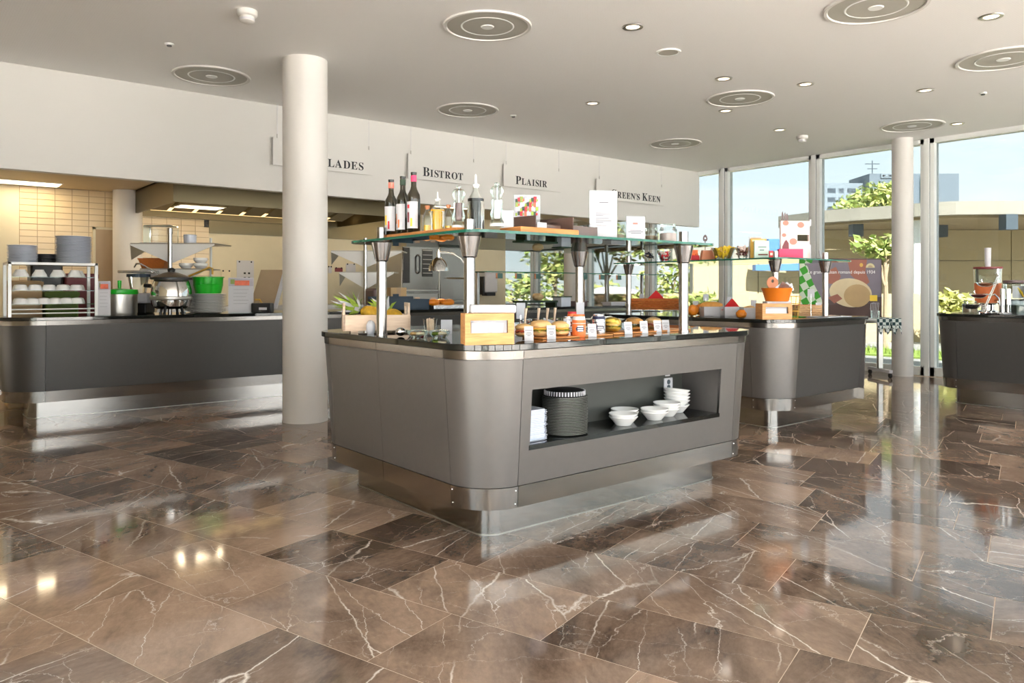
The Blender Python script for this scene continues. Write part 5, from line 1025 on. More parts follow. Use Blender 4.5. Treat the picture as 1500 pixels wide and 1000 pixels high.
flat(oval(.62, .42, .26, .24, -.18), 'p_dough', 'printed_dough', .001); flat(oval(.70, .37, .16, .19, -.3), 'p_shade', 'printed_dough_shade', .0011)
flat([(.0, .98), (.10, .86), (.16, .60), (.26, .34), (.30, .16), (.22, 0), (0, 0)], 'gingham', 'printed_cloth', .0009)
flat([(.86 + .055 * math.cos(math.pi * i / 12), .845 + .075 * math.sin(math.pi * i / 12)) for i in range(13)], 'logo', 'sun_emblem', .0012); flat([(.86 + .03 * math.cos(math.pi * i / 12), .85 + .035 * math.sin(math.pi * i / 12)) for i in range(13)], 'tan', 'sun_emblem_centre', .0014)
flat([(.75 + .022 * math.cos(i * .4), .89 + .033 * math.sin(i * .4)) for i in range(16)], 'gold', 'round_seal', .0012)
text('Le grand artisan romand depuis 1934', .06, 'p_text', r, (.42 * PW, -.002, .745 * PH), (math.pi / 2, 0, 0), .0004, 'RIGHT')
flat([(.855, .28), (.945, .28), (.945, .38), (.855, .38)], 'yellow', 'yellow_tag', .0016)
p = at_d(1282, 0, 9.6); r = thing('whisk_holder', 'wire whisks in a small glass before the poster', 'whisk', (p.x, p.y, TZ), FACE)
B().lathe([(0, 0), (.05, 0), (.055, .1)], 18).obj('glass', 'clear_glass', r)
for k in range(6): B().tube([(.01 * k - .03, 0, .01), (.02 * k - .06, 0, .12), (.02 * k - .05, .01, .19), (.012 * k - .02, 0, .2)], .003, 6).obj('wire', 'tag_grey', r)
# ================================================================== right counter
def rc(px, d): q_ = at_d(px, 0, d); return Vector((q_.x, q_.y, CT))
p = rc(1450, 7.42); r = thing('tiered_stand', 'chrome three-tier stand with small bowls of fruit', 'stand', tuple(p), FACE + .05)
B().tube([(-.10, 0, .006), (-.06, -.05, .006), (.05, -.06, .006), (.09, 0, .006), (.05, .06, .006), (-.06, .05, .006), (-.10, 0, .006)], .007, 8).obj('base_ring', 'chrome', r)
for y in (-.012, .012): B().tube([(-.075, y, .01), (-.05, y, .06), (.0, y, .17), (.05, y, .28), (.085, y, .37), (.075, y, .40), (.06, y, .385)], .006, 8).obj('upright', 'chrome', r)
B().tube([(0, 0, .17), (.05, 0, .19), (.09, 0, .15), (.10, 0, .07), (.10, 0, .008)], .007, 8).obj('back_leg', 'chrome', r)
for k, (bx_, bz, br, mm) in enumerate(((-.185, .075, .085, 'brown'), (-.115, .18, .082, 'maroon'), (-.045, .29, .078, 'rust'))):
    bo = B().lathe([(0, -.03), (br * .45, -.028), (br * .85, -.008), (br, .015), (br * 1.04, .016)], 28).obj('bowl', 'chrome' if k == 0 else 'clear_glass', r, (bx_, 0, bz)); B().lathe([(0, -.02), (br * .6, -.015), (br * .85, .004), (0, .012)], 20).obj('fruit', mm, bo)
    B().tube([(bx_ + br, 0, bz + .01), (bx_ + br + .05, 0, bz + .0)], .005, 8).obj('arm', 'chrome', r); B().tube([(bx_ - br * .5, -.02, bz + .01), (bx_ - br * .7, -.02, bz + .035), (bx_ - br * .6, -.02, bz + .045)], .004, 6).obj('hook', 'chrome', r)
p = rc(1447, 7.76); r = thing('juice_dispenser', 'clear juice dispenser half filled with orange juice', 'dispenser', tuple(p), FACE)
B().lathe([(0, .10), (.115, .10), (.12, .30), (0, .30)], 28).obj('juice', 'juice', r); B().lathe([(.11, .09), (.125, .44), (.128, .45)], 28).obj('tank', 'clear_glass', r); B().lathe([(.13, .445), (.132, .465), (0, .468)], 28).obj('lid', 'maroon', r); B().lathe([(0, 0), (.10, 0), (.10, .02), (.06, .03), (.06, .08), (.11, .095), (0, .098)], 28).obj('base', 'chrome', r); B().tube([(.0, -.11, .12), (0, -.17, .12), (0, -.18, .09)], .011, 10).obj('tap', 'chrome', r)
B().lathe([(.026, .468), (.030, .66), (0, .662)], 18).obj('cooling_tube', 'tag_grey', r)
p = rc(1445, 7.05); p = rc(1421, 7.72); jar(p, 'low clear jar behind the tiered stand', .07, .12, 'clear_glass', 'tan', None, CT)
p = rc(1473, 7.26); r = thing('steel_tubes', 'pair of upright chrome tubes beside the fruit stand', 'tubes', tuple(p), FACE)
for x in (-.03, .03): B().lathe([(0, 0), (.02, 0), (.02, .24), (.016, .245)], 18).obj('tube', 'chrome', r, (x, 0, 0))
B().box(-.05, -.03, 0, .05, .03, .01).obj('foot', 'chrome', r)
p = rc(1485, 7.5); r = thing('cereal_jar', 'large glass jar with printed banana picture', 'jar', tuple(p), FACE); B().lathe([(0, .0), (.085, 0), (.085, .14), (0, .14)], 24).obj('contents', 'black', r); B().lathe([(.09, 0), (.09, .29), (.075, .305)], 28).obj('glass_body', 'clear_glass', r); B().lathe([(.092, .30), (.092, .325), (0, .33)], 28).obj('lid', 'purple_grey', r)
B().add([(-.06, -.072, .15), (.06, -.072, .15), (.06, -.072, .27), (-.06, -.072, .27)], [(0, 1, 2, 3)]).obj('picture_label', 'tag_grey', r, smooth=0); B().tube([(-.01, -.076, .255), (.02, -.076, .21), (.045, -.076, .165)], [.006, .014, .008], 8).obj('banana_print', 'yellow', r)
p = rc(1524, 7.3); flat_box(p, .16, .08, .30, 'tag_grey', 'cereal_box', 'pale printed packet cut by the right picture edge', 'packet', ((.1, .5, .75, .95, 'navy'), (.1, .6, .4, .6, 'pink')))
p = rc(1494, 7.15); r = thing('glass_box', 'small glass box at the right picture edge', 'box', tuple(p), FACE); B().box(-.07, -.05, 0, .07, .05, .13).obj('glass_walls', 'clear', r, smooth=0); B().box(-.06, -.04, .004, .06, .04, .09).obj('contents', 'dkgreen', r, bevel=.004)
p = rc(1476, 7.2); tag(B().box(-.06, -.03, 0, .06, .03, .018).obj('napkin_stack', 'paper', loc=tuple(p), rot=(0, 0, FACE), bevel=.003), 'small white napkin pile before the cereal jar', 'napkins')

# ================================================================== kitchen counter and kitchen
def kc(px, y=7.78, z=CT): q_ = at_y(px, 440, y); return Vector((q_.x, y, z))
# rack of bowls
ra, rb = at_y(14, 440, 7.66).x, at_y(141, 440, 7.66).x; rw = rb - ra; rd = .34; RH = .47
r = thing('bowl_rack', 'white metal rack of upturned bowls on the kitchen counter', 'rack', ((ra + rb) / 2, 7.66, CT))
for x in (-rw / 2, rw / 2):
    for y in (0, rd): B().box(x - .013, y - .013, 0, x + .013, y + .013, RH).obj('post', 'porcelain', r, bevel=.002)
tb = B(); tb.box(-rw / 2 - .013, -.013, RH - .022, rw / 2 + .013, rd + .013, RH); tb.obj('top_board', 'porcelain', r, bevel=.002)
SH = (.345, .228, .11)
for z in SH: B().box(-rw / 2 + .013, -.005, z - .006, rw / 2 - .013, rd, z).obj('glass_shelf', 'glass', r, smooth=0); 
for z in (.03, .065): B().tube([(-rw / 2, 0, z), (rw / 2, 0, z)], .006, 8).obj('rail', 'porcelain', r)
def cupbowl(loc, label, conical):
    pr = [(.058, 0), (.059, .002), (.055, .02), (.036, .052), (.034, .062), (.030, .062), (0, .058)] if conical else [(.055, 0), (.0555, .002), (.051, .025), (.042, .046), (.026, .052), (0, .053)]
    return tag(B().lathe(pr, 28).obj('bowl', 'porcelain', loc=loc), label, 'bowl', 'upturned white bowls in the rack')
for k, (z, n, con) in enumerate(zip(SH, (4, 5, 6), (True, False, False))):
    first = None
    for i in range(n):
        x = (ra + rb) / 2 - rw / 2 + .08 + (rw - .16) * (i + .08) / (n - .6) * .93
        lab = 'upturned white bowl on the %s rack shelf, %s from the left' % (('top', 'middle', 'bottom')[k], ORD[i]); loc = (x, 7.66 + .07, CT + z + .001)
        if first is None: first = cupbowl(loc, lab, con)
        else: dup(first, loc, 0, lab)
    for i in range(n):
        x = (ra + rb) / 2 - rw / 2 + .10 + (rw - .2) * i / (n - 1); dup(first, (x, 7.66 + .25, CT + z + .001), 0, 'back row upturned bowl on the %s rack shelf, %s from the left' % (('top', 'middle', 'bottom')[k], ORD[i]))
def plates(px, n, dz, r0, mat, word, rim=.004, y=7.82):
    p = kc(px, y, CT + RH)
    def mk(label, group, loc): return tag(B().lathe([(0, .001), (r0 * .8, .001), (r0 * .98, dz * .9), (r0, dz * .95), (r0, dz * .75), (r0 * .83, 0), (0, 0)], 36).obj('plate', mat, loc=loc), label, 'plate', word)
    stack(n, dz, mk, 'plate', lambda i: '%s, %s from the bottom' % (word, ORD[i]), word, p, .002)
plates(33, 12, .0125, .115, 'clear_lid', 'pale plate in the left stack on the rack'); plates(68, 5, .016, .085, 'black', 'black plate in the middle stack on the rack', y=7.86); plates(108, 18, .0135, .145, 'clear_lid', 'pale translucent plate in the tall stack on the rack')
# menu cards on the counter
def menu(px, y, label, h=.29, w_=.14):
    p = kc(px, y); r = thing('menu_card', label, 'menu card', tuple(p), FACE + .35); B().box(-w_ / 2, 0, 0, w_ / 2, .006, h).obj('sheet', 'paper', r, smooth=0); B().box(-w_ / 2 + .004, -.001, h * .76, w_ / 2 - .004, 0, h * .98).obj('photo', 'grey_sky', r, smooth=0); B().box(-w_ / 4, -.002, h * .78, w_ / 3, -.001, h * .92).obj('photo_food', 'ham', r, smooth=0); B().box(-w_ / 2 + .02, -.002, h * .82, -w_ / 4, -.001, h * .95).obj('photo_leaf', 'leaf', r, smooth=0); B().box(-w_ / 2, -.03, 0, w_ / 2, .04, .004).obj('foot', 'clear', r, smooth=0)
    for k in range(5): B().box(-w_ * .3, -.001, h * (.66 - .1 * k), w_ * (.3 - .05 * (k % 3)), 0, h * (.665 - .1 * k)).obj('text_line', 'print_grey', r, smooth=0)
menu(152, 7.64, 'narrow menu card right of the bowl rack', .31, .11); menu(353, 7.66, 'menu card with food photo beside the thick column', .355, .24)
# soup kettle
p = kc(251, 7.78); r = thing('soup_kettle', 'round steel soup kettle with ladle on the counter', 'kettle', tuple(p))
B().lathe([(0, .05), (.13, .05), (.17, .075), (.187, .14), (.187, .17), (.182, .24), (.165, .30), (.15, .335), (.155, .34)], 40).obj('pot', 'chrome', r); B().lathe([(.189, .135), (.193, .145), (.193, .165), (.189, .172)], 40).obj('belt', 'steel_dull', r)
lid = B().lathe([(.175, .335), (.18, .345), (.15, .365), (.06, .40), (.03, .405), (0, .405)], 36).obj('lid', 'steel_dull', r); B().lathe([(.03, .405), (.036, .43), (.02, .445), (0, .445)], 18).obj('knob', 'black', lid)
B().lathe([(.17, .33), (.188, .332), (.188, .352), (.17, .354)], 36).obj('collar', 'black', r)
for a in (-2.4, -.7, .8, 2.3): B().tube([(.10 * math.cos(a), .10 * math.sin(a), .06), (.11 * math.cos(a), .11 * math.sin(a), .02), (.115 * math.cos(a), .115 * math.sin(a), .001)], [.016, .011, .016], 10).obj('leg', 'black', r)
B().tube([(-.20 * RT[0] - .0, -.20 * RT[1], .27), (-.26 * RT[0], -.26 * RT[1], .275)], .02, 10).obj('side_handle', 'black', r)
B().tube([(-.08 * RT[0], -.08 * RT[1], .36), (-.14 * RT[0], -.14 * RT[1], .40), (-.30 * RT[0], -.30 * RT[1], .485), (-.34 * RT[0], -.34 * RT[1], .485), (-.36 * RT[0], -.36 * RT[1], .45)], [.008, .008, .008, .010, .007], 8).obj('ladle_handle', 'chrome', r)
p = kc(268, 8.12); r = thing('steam_wand', 'tilted chrome spout right of the soup kettle', 'spout', tuple(p)); B().tube([(0, 0, 0), (0, 0, .34), (.06 * RT[0], .06 * RT[1], .37), (.27 * RT[0], .27 * RT[1], .46), (.30 * RT[0], .30 * RT[1], .45), (.30 * RT[0], .30 * RT[1], .39)], .010, 10).obj('pipe', 'gold', r); B().lathe([(.03, 0), (.03, .01), (.012, .014)], 16).obj('flange', 'chrome', r)
# plates stack with green tub
p = kc(305, 7.80)
def mkp(label, group, loc): return tag(B().lathe([(0, .001), (.11, .001), (.168, .015), (.17, .016), (.17, .013), (.115, -.002), (0, -.002)], 36).obj('plate', 'porcelain', loc=loc), label, 'plate', group)
stack(13, .0145, mkp, 'plate', lambda i: 'white plate under the green tub, %s from the bottom' % ORD[i], 'white plates under the green tub', p + Vector((0, 0, .003)), .002)
r = thing('green_tub', 'bright green plastic tub on a stack of plates', 'tub', (p.x, p.y, CT + 13 * .0145 + .004)); B().lathe([(0, .004), (.12, .004), (.138, .085), (.142, .16), (.152, .162), (.152, .17), (.135, .17), (.13, .085), (0, .01)], 36).obj('tub', 'green', r); B().lathe([(.1385, .082), (.141, .088), (.1385, .094)], 36).obj('ridge', 'green', r)
# card terminal, kettle base, pan with green lid, mixers
p = kc(384, 7.57); r = thing('card_terminal', 'black card terminal before the menu card', 'terminal', tuple(p), FACE); B().box(-.10, -.04, 0, .10, .07, .10).obj('body', 'black', r, bevel=.01); B().box(-.02, -.042, .03, .06, -.04, .055).obj('sticker', 'paper', r, smooth=0)
p = kc(383, 7.85); tag(B().tube([(0, 0, 0), (0, 0, .10), (-.02, 0, .13), (-.07, 0, .13)], .010, 8).obj('brass_tap', 'gold', loc=tuple(p)), 'thin brass tap beside the thick column', 'tap')
p = kc(175, 7.95); r = thing('saucepan', 'steel pan with bright green lid behind the menu card', 'pan', tuple(p)); B().lathe([(0, 0), (.15, 0), (.155, .02), (.155, .19), (.16, .192)], 32).obj('pot', 'steel_dull', r); ld = B().lathe([(.162, .192), (.165, .20), (.16, .235), (.03, .245), (0, .245)], 32).obj('lid', 'green', r); B().lathe([(.015, .245), (.018, .32), (0, .325)], 12).obj('knob', 'green', ld)
p = kc(203, 8.28); r = thing('food_mixer', 'grey food mixer behind the green lidded pan', 'mixer', tuple(p), FACE); B().box(-.13, -.1, .10, .13, .1, .20).obj('motor_block', 'tag_grey', r, bevel=.02); B().box(-.12, -.1, 0, .12, .1, .10).obj('base', 'black', r, bevel=.01); B().lathe([(.07, .2), (.10, .36), (.105, .36)], 24).obj('jug', 'clear_glass', r); B().lathe([(.11, .36), (.11, .39), (0, .395)], 24).obj('jug_lid', 'steelblue', r); B().box(-.17, -.08, .40, .17, .08, .425).obj('top_tray', 'foil', r, bevel=.004)
p = kc(283, 8.28); r = thing('standing_plate', 'large white plate standing upright behind the kettle', 'plate', (p.x, p.y, CT), FACE); B().tube([(0, -.01, .18), (0, .01, .18)], .18, 36).obj('disc', 'porcelain', r)
# shelf tree of the kitchen pass
def pass_shelf(px, y, label, w_=.82):
    p = at_y(px, 440, y); r = thing('pass_shelf', label, 'shelf', (p.x, y, CT), FACE + .0)
    B().lathe([(.022, 0), (.022, .80), (.026, .80), (.026, .86), (0, .862)], 18).obj('pole', 'steel_post', r)
    for z, q0, q1, d in ((.70, -.42, .44, .5), (.44, -.32, .34, .45)):
        B().box(q0, .03, z, q1, d, z + .012).obj('shelf_board', 'steel_dull', r, smooth=0)
        b = B(); b.add([(q0, .03, z), (q1, .03, z), (q1, .03, z - .012), (.02, .03, z - .19), (-.02, .03, z - .19), (q0, .03, z - .012), (q0, .036, z), (q1, .036, z), (q1, .036, z - .012), (.02, .036, z - .19), (-.02, .036, z - .19), (q0, .036, z - .012)], [(0, 1, 2, 3, 4, 5), (11, 10, 9, 8, 7, 6)] + [(i, (i + 1) % 6, 6 + (i + 1) % 6, 6 + i) for i in range(6)]); b.obj('gusset', 'porcelain', r, smooth=0)
        b = B(); b.add([(q0, .03, z), (q0, d, z), (q0, d, z - .01), (q0, .06, z - .16), (q0 - .005, .03, z), (q0 - .005, d, z), (q0 - .005, d, z - .01), (q0 - .005, .06, z - .16)], [(0, 1, 2, 3), (7, 6, 5, 4), (0, 4, 5, 1), (1, 5, 6, 2), (2, 6, 7, 3), (3, 7, 4, 0)]); b.obj('side_bracket', 'steel_dull', r, smooth=0)
    return r, Vector((p.x, y, CT))
r, p = pass_shelf(249, 8.2, 'two-tier steel shelf with white triangular gussets above the kettle')
def onp(p, lx, ly, z): return (p.x + lx * RT[0] + ly * FW[0], p.y + lx * RT[1] + ly * FW[1], z)
b1 = thing('plastic_bin', 'clear square plastic bin upside down on the top shelf', 'bin', onp(p, -.23, .3, CT + .713), FACE); B().box(-.15, -.1, 0, .15, .1, .20).obj('walls', 'clear', b1, bevel=.02); B().box(-.17, -.12, 0, .17, .12, .012).obj('rim', 'clear_lid', b1, bevel=.004)
tag(B().lathe([(0, 0), (.06, 0), (.065, .09), (.06, .095), (0, .02)], 24).obj('glass_dish', 'clear_lid', loc=onp(p, .12, .2, CT + .713)), 'small glass dish on the top kitchen shelf', 'dish')
b1 = thing('bread_basket', 'small brown basket on the lower kitchen shelf', 'basket', onp(p, -.25, .22, CT + .453), FACE); B().add([(-.11, -.07, 0), (.11, -.07, 0), (.11, .07, 0), (-.11, .07, 0), (-.14, -.09, .10), (.14, -.09, .10), (.14, .09, .10), (-.14, .09, .10)], [(0, 3, 2, 1), (0, 1, 5, 4), (1, 2, 6, 5), (2, 3, 7, 6), (3, 0, 4, 7)]).obj('walls', 'wicker', b1, smooth=0); B().tube([(-.14, -.09, .10), (.14, -.09, .10), (.14, .09, .10), (-.14, .09, .10), (-.14, -.09, .10)], .007, 6).obj('rim', 'wicker', b1)
fb = None
for i, (lx, ly, dz) in enumerate(((.10, .15, 0), (.25, .15, 0), (.25, .15, .055))):
    lab = ('left white bowl on the lower kitchen shelf', 'lower of two stacked bowls on the kitchen shelf', 'upper of two stacked bowls on the kitchen shelf')[i]; loc = onp(p, lx, ly, CT + .453 + dz)
    tag(B().lathe([(0, 0), (.04, 0), (.068, .03), (.07, .055), (.064, .055), (.06, .032), (0, .01)], 24).obj('bowl', 'porcelain', loc=loc), lab, 'bowl', 'bowls on the kitchen shelf')
tag(B().tube([(0, 0, 0), (0, 0, .76), (0, 0, .78)], .012, 10).obj('steel_rod', 'frame', loc=tuple(kc(309, 8.25))), 'thin pale rod right of the white gusset shelf', 'rod')
pass_shelf(535, 8.28, 'second gusset shelf seen behind the left post of the island')
# tilted lid
p = kc(385, 8.0); r = thing('tilted_lid', 'brown tilted hatch board with white edge beside the column', 'board', (p.x, p.y, CT), FACE)
b = B(); b.add([(-.16, 0, .0), (.11, 0, .0), (.19, .12, .45), (-.06, .12, .45), (-.16, .015, .0), (.11, .015, .0), (.19, .135, .45), (-.06, .135, .45)], [(0, 1, 2, 3), (7, 6, 5, 4), (0, 4, 5, 1), (1, 5, 6, 2), (2, 6, 7, 3), (3, 7, 4, 0)]); b.obj('board', 'tan', r, smooth=0)
b = B(); b.add([(.11, -.01, .03), (.15, -.01, .03), (.23, .11, .46), (.19, .11, .46), (.11, .015, .03), (.15, .015, .03), (.23, .135, .46), (.19, .135, .46)], [(0, 1, 2, 3), (7, 6, 5, 4), (0, 4, 5, 1), (1, 5, 6, 2), (2, 6, 7, 3), (3, 7, 4, 0)]); b.obj('edge_strip', 'paper', r, smooth=0)
# crockery crates and bags behind the rack
for (px, y, w_, d, h, m_, l) in ((88, 8.62, .28, .26, .32, 'limegreen', 'lime green bag behind the bowl rack'), (34, 8.62, .28, .3, .42, 'carton', 'brown carton behind the left of the bowl rack'), (116, 8.95, .3, .25, .5, 'maroon', 'dark red crate behind the right of the bowl rack'), (66, 8.95, .28, .25, .62, 'black', 'black crate behind the middle of the bowl rack')):
    q_ = at_y(px, 440, y); r = thing('storage_crate', l, 'crate', (q_.x, y, 0), 0, 'crates behind the rack'); B().box(-w_ / 2, -d / 2, 0, w_ / 2, d / 2, CT + h - .1).obj('crate_body', m_, r, bevel=.02); B().box(-w_ / 2 - .008, -d / 2 - .008, CT + h - .15, w_ / 2 + .008, d / 2 + .008, CT + h - .11).obj('rim', m_, r)
# back bench, ovens, hood
bn = thing('steel_bench', 'long steel work bench along the kitchen back wall', 'bench', (3.5, 10.45, 0)); B().box(-.9, -.33, .86, 2.4, .33, .90).obj('worktop', 'steel_dull', bn); B().box(-.9, -.28, .1, 2.4, .33, .86).obj('cabinet', 'steel_dull', bn)
def oven(px0, px1, y, z0, z1, label, window):
    x0 = at_y(px0, 400, y).x; x1 = at_y(px1, 400, y).x; r = thing('oven', label, 'oven', ((x0 + x1) / 2, y, 0)); w_ = x1 - x0
    B().box(-w_ / 2, 0, .02, w_ / 2, .55, z1).obj('housing', 'steel_dull', r, bevel=.01)
    B().box(-w_ / 2 + .01, -.02, z0, w_ / 2 - .01, 0, z1 - .02).obj('door', 'steel', r, bevel=.005)
    if window:
        B().box(-w_ / 2 + .02, -.035, z0 + .1, -w_ / 2 + .13, -.02, z1 - .04).obj('control_panel', 'black', r, bevel=.004); B().box(.02, -.028, z0 + .2, w_ / 2 - .12, -.02, z1 - .06).obj('door_window', 'black', r, bevel=.004)
        for k in range(7): B().box(.03, -.031, z0 + .25 + .07 * k, w_ / 2 - .13, -.028, z0 + .258 + .07 * k).obj('rack_line', 'steel_dull', r, smooth=0)
        B().tube([(-.06, -.03, z0 + .25), (-.06, -.08, z0 + .28), (-.06, -.08, z0 + .5), (-.06, -.03, z0 + .53)], .014, 8).obj('handle', 'black', r)
    else: B().tube([(-w_ / 2 + .1, -.05, z0 + .35), (w_ / 2 - .1, -.05, z0 + .35)], .012, 8).obj('handle', 'chrome', r)
    B().box(-w_ / 2, -.03, z0 - .06, w_ / 2, 0, z0 - .02).obj('plinth_rail', 'steel', r)
oven(588, 642, 9.95, 1.12, 1.80, 'tall steel combi oven with dark window behind the heat lamp', True); oven(643, 692, 10.0, .95, 1.82, 'plain steel cabinet right of the oven', False)
hx0 = at_y(254, 290, 8.75).x; hx1 = at_y(572, 300, 9.2).x
hd = thing('extractor_hood', 'large steel extractor hood with warm light strips', 'hood', ((hx0 + hx1) / 2, 9.75, 2.08)); hw = (hx1 - hx0) / 2
HT = KC - 2.08 - .002
for (a, b_, c, d, nm) in ((-hw, -1.0, hw, -.97, 'front_panel'), (-hw, 1.0, hw, 1.03, 'back_panel')): B().box(a, b_, .0, c, d, HT).obj(nm, 'hood', hd, smooth=0)
for x in (-hw, hw - .03): B().box(x, -.97, 0, x + .03, 1.0, HT).obj('side_panel', 'hood', hd, smooth=0)
B().box(-hw, -.97, HT - .02, hw, 1.0, HT).obj('roof_panel', 'hood', hd, smooth=0)
for k in range(9): B().add([(-hw + .1 + k * (2 * hw - .2) / 9, -.3, HT - .06), (-hw + .05 + (k + 1) * (2 * hw - .2) / 9, -.3, HT - .06), (-hw + .05 + (k + 1) * (2 * hw - .2) / 9, .6, .05), (-hw + .1 + k * (2 * hw - .2) / 9, .6, .05)], [(0, 1, 2, 3)]).obj('filter', 'hood', hd, smooth=0)
B().box(-hw + .1, -.75, HT - .09, hw - .1, -.6, HT - .05).obj('light_strip', 'strip', hd, smooth=0)
B().box(-hw + .2, .65, .06, hw - .2, .75, .10).obj('light_strip', 'strip', hd, smooth=0)
sp = B().box(at_y(306, 300, KB).x, KB - .012, 1.90, at_y(575, 300, KB).x, KB - .002, KC - .01).obj('wall_steel_panel', 'hood', smooth=0); struct(sp)
# kitchen column, door, notices
q_ = at_y(187, 300, 10.55); struct(B().lathe([(.17, 0), (.17, KC)], 32, (q_.x, 10.55, 0)).obj('column', 'column'))['label'] = 'pale round kitchen column before the tiled wall'
dx0 = at_y(139, 400, KB).x; dx1 = at_y(168, 400, KB).x; dr = struct(B().box(dx0, KB - .045, 0, dx1, KB - .01, 1.88).obj('door_1', 'tan', smooth=0)); B().box(dx0 - .03, KB - .05, 0, dx0, KB - .01, 1.91).obj('door_frame', 'kwall', dr); B().box(dx0 - .03, KB - .05, 1.88, dx1 + .03, KB - .01, 1.91).obj('door_frame', 'kwall', dr); B().tube([(dx0 + .05, KB - .09, 1.0), (dx0 + .14, KB - .09, 1.0)], .01, 8).obj('door_handle', 'chrome', dr)
def note(px0, px1, py0, py1, label, m_='paper', cells=0):
    a = at_y(px0, py0, KB - .012); b_ = at_y(px1, py1, KB - .012); r = thing('wall_notice', label, 'notice', ((a.x + b_.x) / 2, KB - .006, b_.z)); w_ = b_.x - a.x; h = a.z - b_.z
    B().box(-w_ / 2, -.004, 0, w_ / 2, 0.004, h).obj('sheet', m_, r, smooth=0)
    for i in range(cells):
        for k in range(2): B().box(-w_ * .1 + k * w_ * .25, -.006, h * (.1 + .13 * i), w_ * .02 + k * w_ * .25, -.004, h * (.15 + .13 * i)).obj('mark', 'print', r, smooth=0)
    for s_ in (-.35, .35): B().ell((s_ * w_, -.005, h * .96), .012, 8, 6).obj('magnet', 'black', r)
note(347, 372, 381, 434, 'calendar sheet with dots on the kitchen wall', cells=5); note(325, 338, 396, 410, 'small beige note left of the calendar', 'dough'); note(507, 521, 386, 402, 'white paper with two black magnets left of the gusset shelf'); note(481, 486, 390, 400, 'paper strip beside the column edge'); note(491, 502, 392, 398, 'tiny dark picture between two notes', 'maroon'); note(299, 306, 318, 333, 'small black switch box at the end of the tiled wall', 'black')
q_ = at_y(716, 430, KB - .1); r = thing('towel_dispenser', 'grey paper towel dispenser on the kitchen end wall', 'dispenser', (q_.x, KB - .001, 1.05)); B().box(-.14, -.18, 0.02, .14, 0, .38).obj('housing', 'tag_grey', r, bevel=.02); B().box(-.10, -.17, -.04, .10, -.02, .02).obj('outlet', 'black', r, bevel=.01); B().box(-.17, -.16, -.02, -.14, -.02, .30).obj('side_cover', 'black', r)
# on the counter right of the column
p = kc(584, 7.72); r = thing('pastry_crate', 'dark blue open crate behind the pineapple crate', 'crate', tuple(p), FACE * .0 + .02); b = B(); W2, D2, H2 = .62, .35, .125
b.box(-W2 / 2, -D2 / 2, 0, W2 / 2, D2 / 2, .01); b.box(-W2 / 2, -D2 / 2, 0, W2 / 2, -D2 / 2 + .01, H2); b.box(-W2 / 2, D2 / 2 - .01, 0, W2 / 2, D2 / 2, H2 + .03); b.box(-W2 / 2, -D2 / 2, 0, -W2 / 2 + .01, D2 / 2, H2); b.box(W2 / 2 - .01, -D2 / 2, 0, W2 / 2, D2 / 2, H2); b.obj('walls', 'steelblue', r, smooth=0)
B().box(-W2 / 2, -D2 / 2 - .005, H2 - .02, W2 / 2, -D2 / 2, H2).obj('rim', 'steelblue', r)
p2_ = kc(655, 7.74); r = thing('warming_tray', 'pale warming tray under the heat lamp', 'tray', tuple(p2_)); B().box(-.30, -.16, .0, .14, .2, .05).obj('tray', 'foil', r, bevel=.006)
def croissant(loc, rz, label, sc=1.0):
    pts = []; rr_ = []
    for i in range(15): t = (i / 14 - .5) * 2.2; pts.append((.11 * math.sin(t), -.06 * math.cos(t) + .04, .03)); rr_.append(.006 + .032 * max(0, math.cos(t * 1.25)) * (1 + .14 * (i % 2)))
    o = B().tube(pts, rr_, 12).obj('croissant', 'croissant', loc=loc, rot=(0, 0, rz)); o.scale = (sc,) * 3; return tag(o, label, 'croissant', 'croissants under the heat lamp')
for i, (px, yy, rz) in enumerate(((622, 7.86, .2), (634, 7.64, .2), (645, 7.86, .1), (656, 7.64, .2))):
    q_ = kc(px, yy); croissant((q_.x, q_.y, CT + .052), rz, 'orange croissant under the heat lamp, %s from the left' % ORD[i], 1.0)
for i, px in enumerate((611, 634)):
    q_ = kc(px, 7.97 if i == 0 else 7.75); r = thing('wooden_tag', 'small wooden price tag before the croissants, %s from the left' % ORD[i], 'price tag', (q_.x, q_.y, CT + .052), FACE); B().box(-.03, 0, 0, .03, .006, .09).obj('tag_board', 'beech', r, rot=(-.15, 0, 0), smooth=0); B().box(-.03, -.012, 0, .03, .03, .008).obj('foot', 'beech', r)
q_ = kc(684, 7.80); r = thing('heat_lamp', 'chrome heat lamp with domed shade on a curved arm', 'lamp', tuple(q_))
B().lathe([(0, 0), (.07, 0), (.07, .012), (.016, .018)], 24).obj('base', 'chrome', r)
lx = -.44
arm = [(0, 0, .01), (0, 0, .45), (-.02, 0, .54), (-.08, 0, .63), (-.17, 0, .685), (-.27, 0, .70), (-.35, 0, .70)]
B().tube([(x * RT[0], x * RT[1], z) for x, y, z in arm], .013, 12).obj('arm', 'chrome', r)
cx_, cy_ = -.36 * RT[0], -.36 * RT[1]
sh = B().lathe([(.028, .70), (.028, .64), (.05, .63), (.09, .59), (.118, .53), (.125, .47), (.121, .47), (.112, .53), (.085, .58), (.03, .62)], 32, (cx_, cy_, 0)).obj('shade', 'chrome', r); B().lathe([(.02, .70), (.02, .72), (.008, .725), (.008, .74), (0, .742)], 16, (cx_, cy_, 0)).obj('finial', 'chrome', sh); B().ell((cx_, cy_, .52), (.04, .04, .05), 14, 10).obj('bulb', 'warm_lamp', r)
hl = bpy.data.lights.new('heat_lamp_light', 'SPOT'); hl.energy = 5; hl.color = (1, .6, .25); hl.spot_size = 1.7; hl.shadow_soft_size = .04; ho = bpy.data.objects.new('heat_lamp_light', hl); COL.objects.link(ho); ho.parent = r; ho.location = (cx_, cy_, .46)
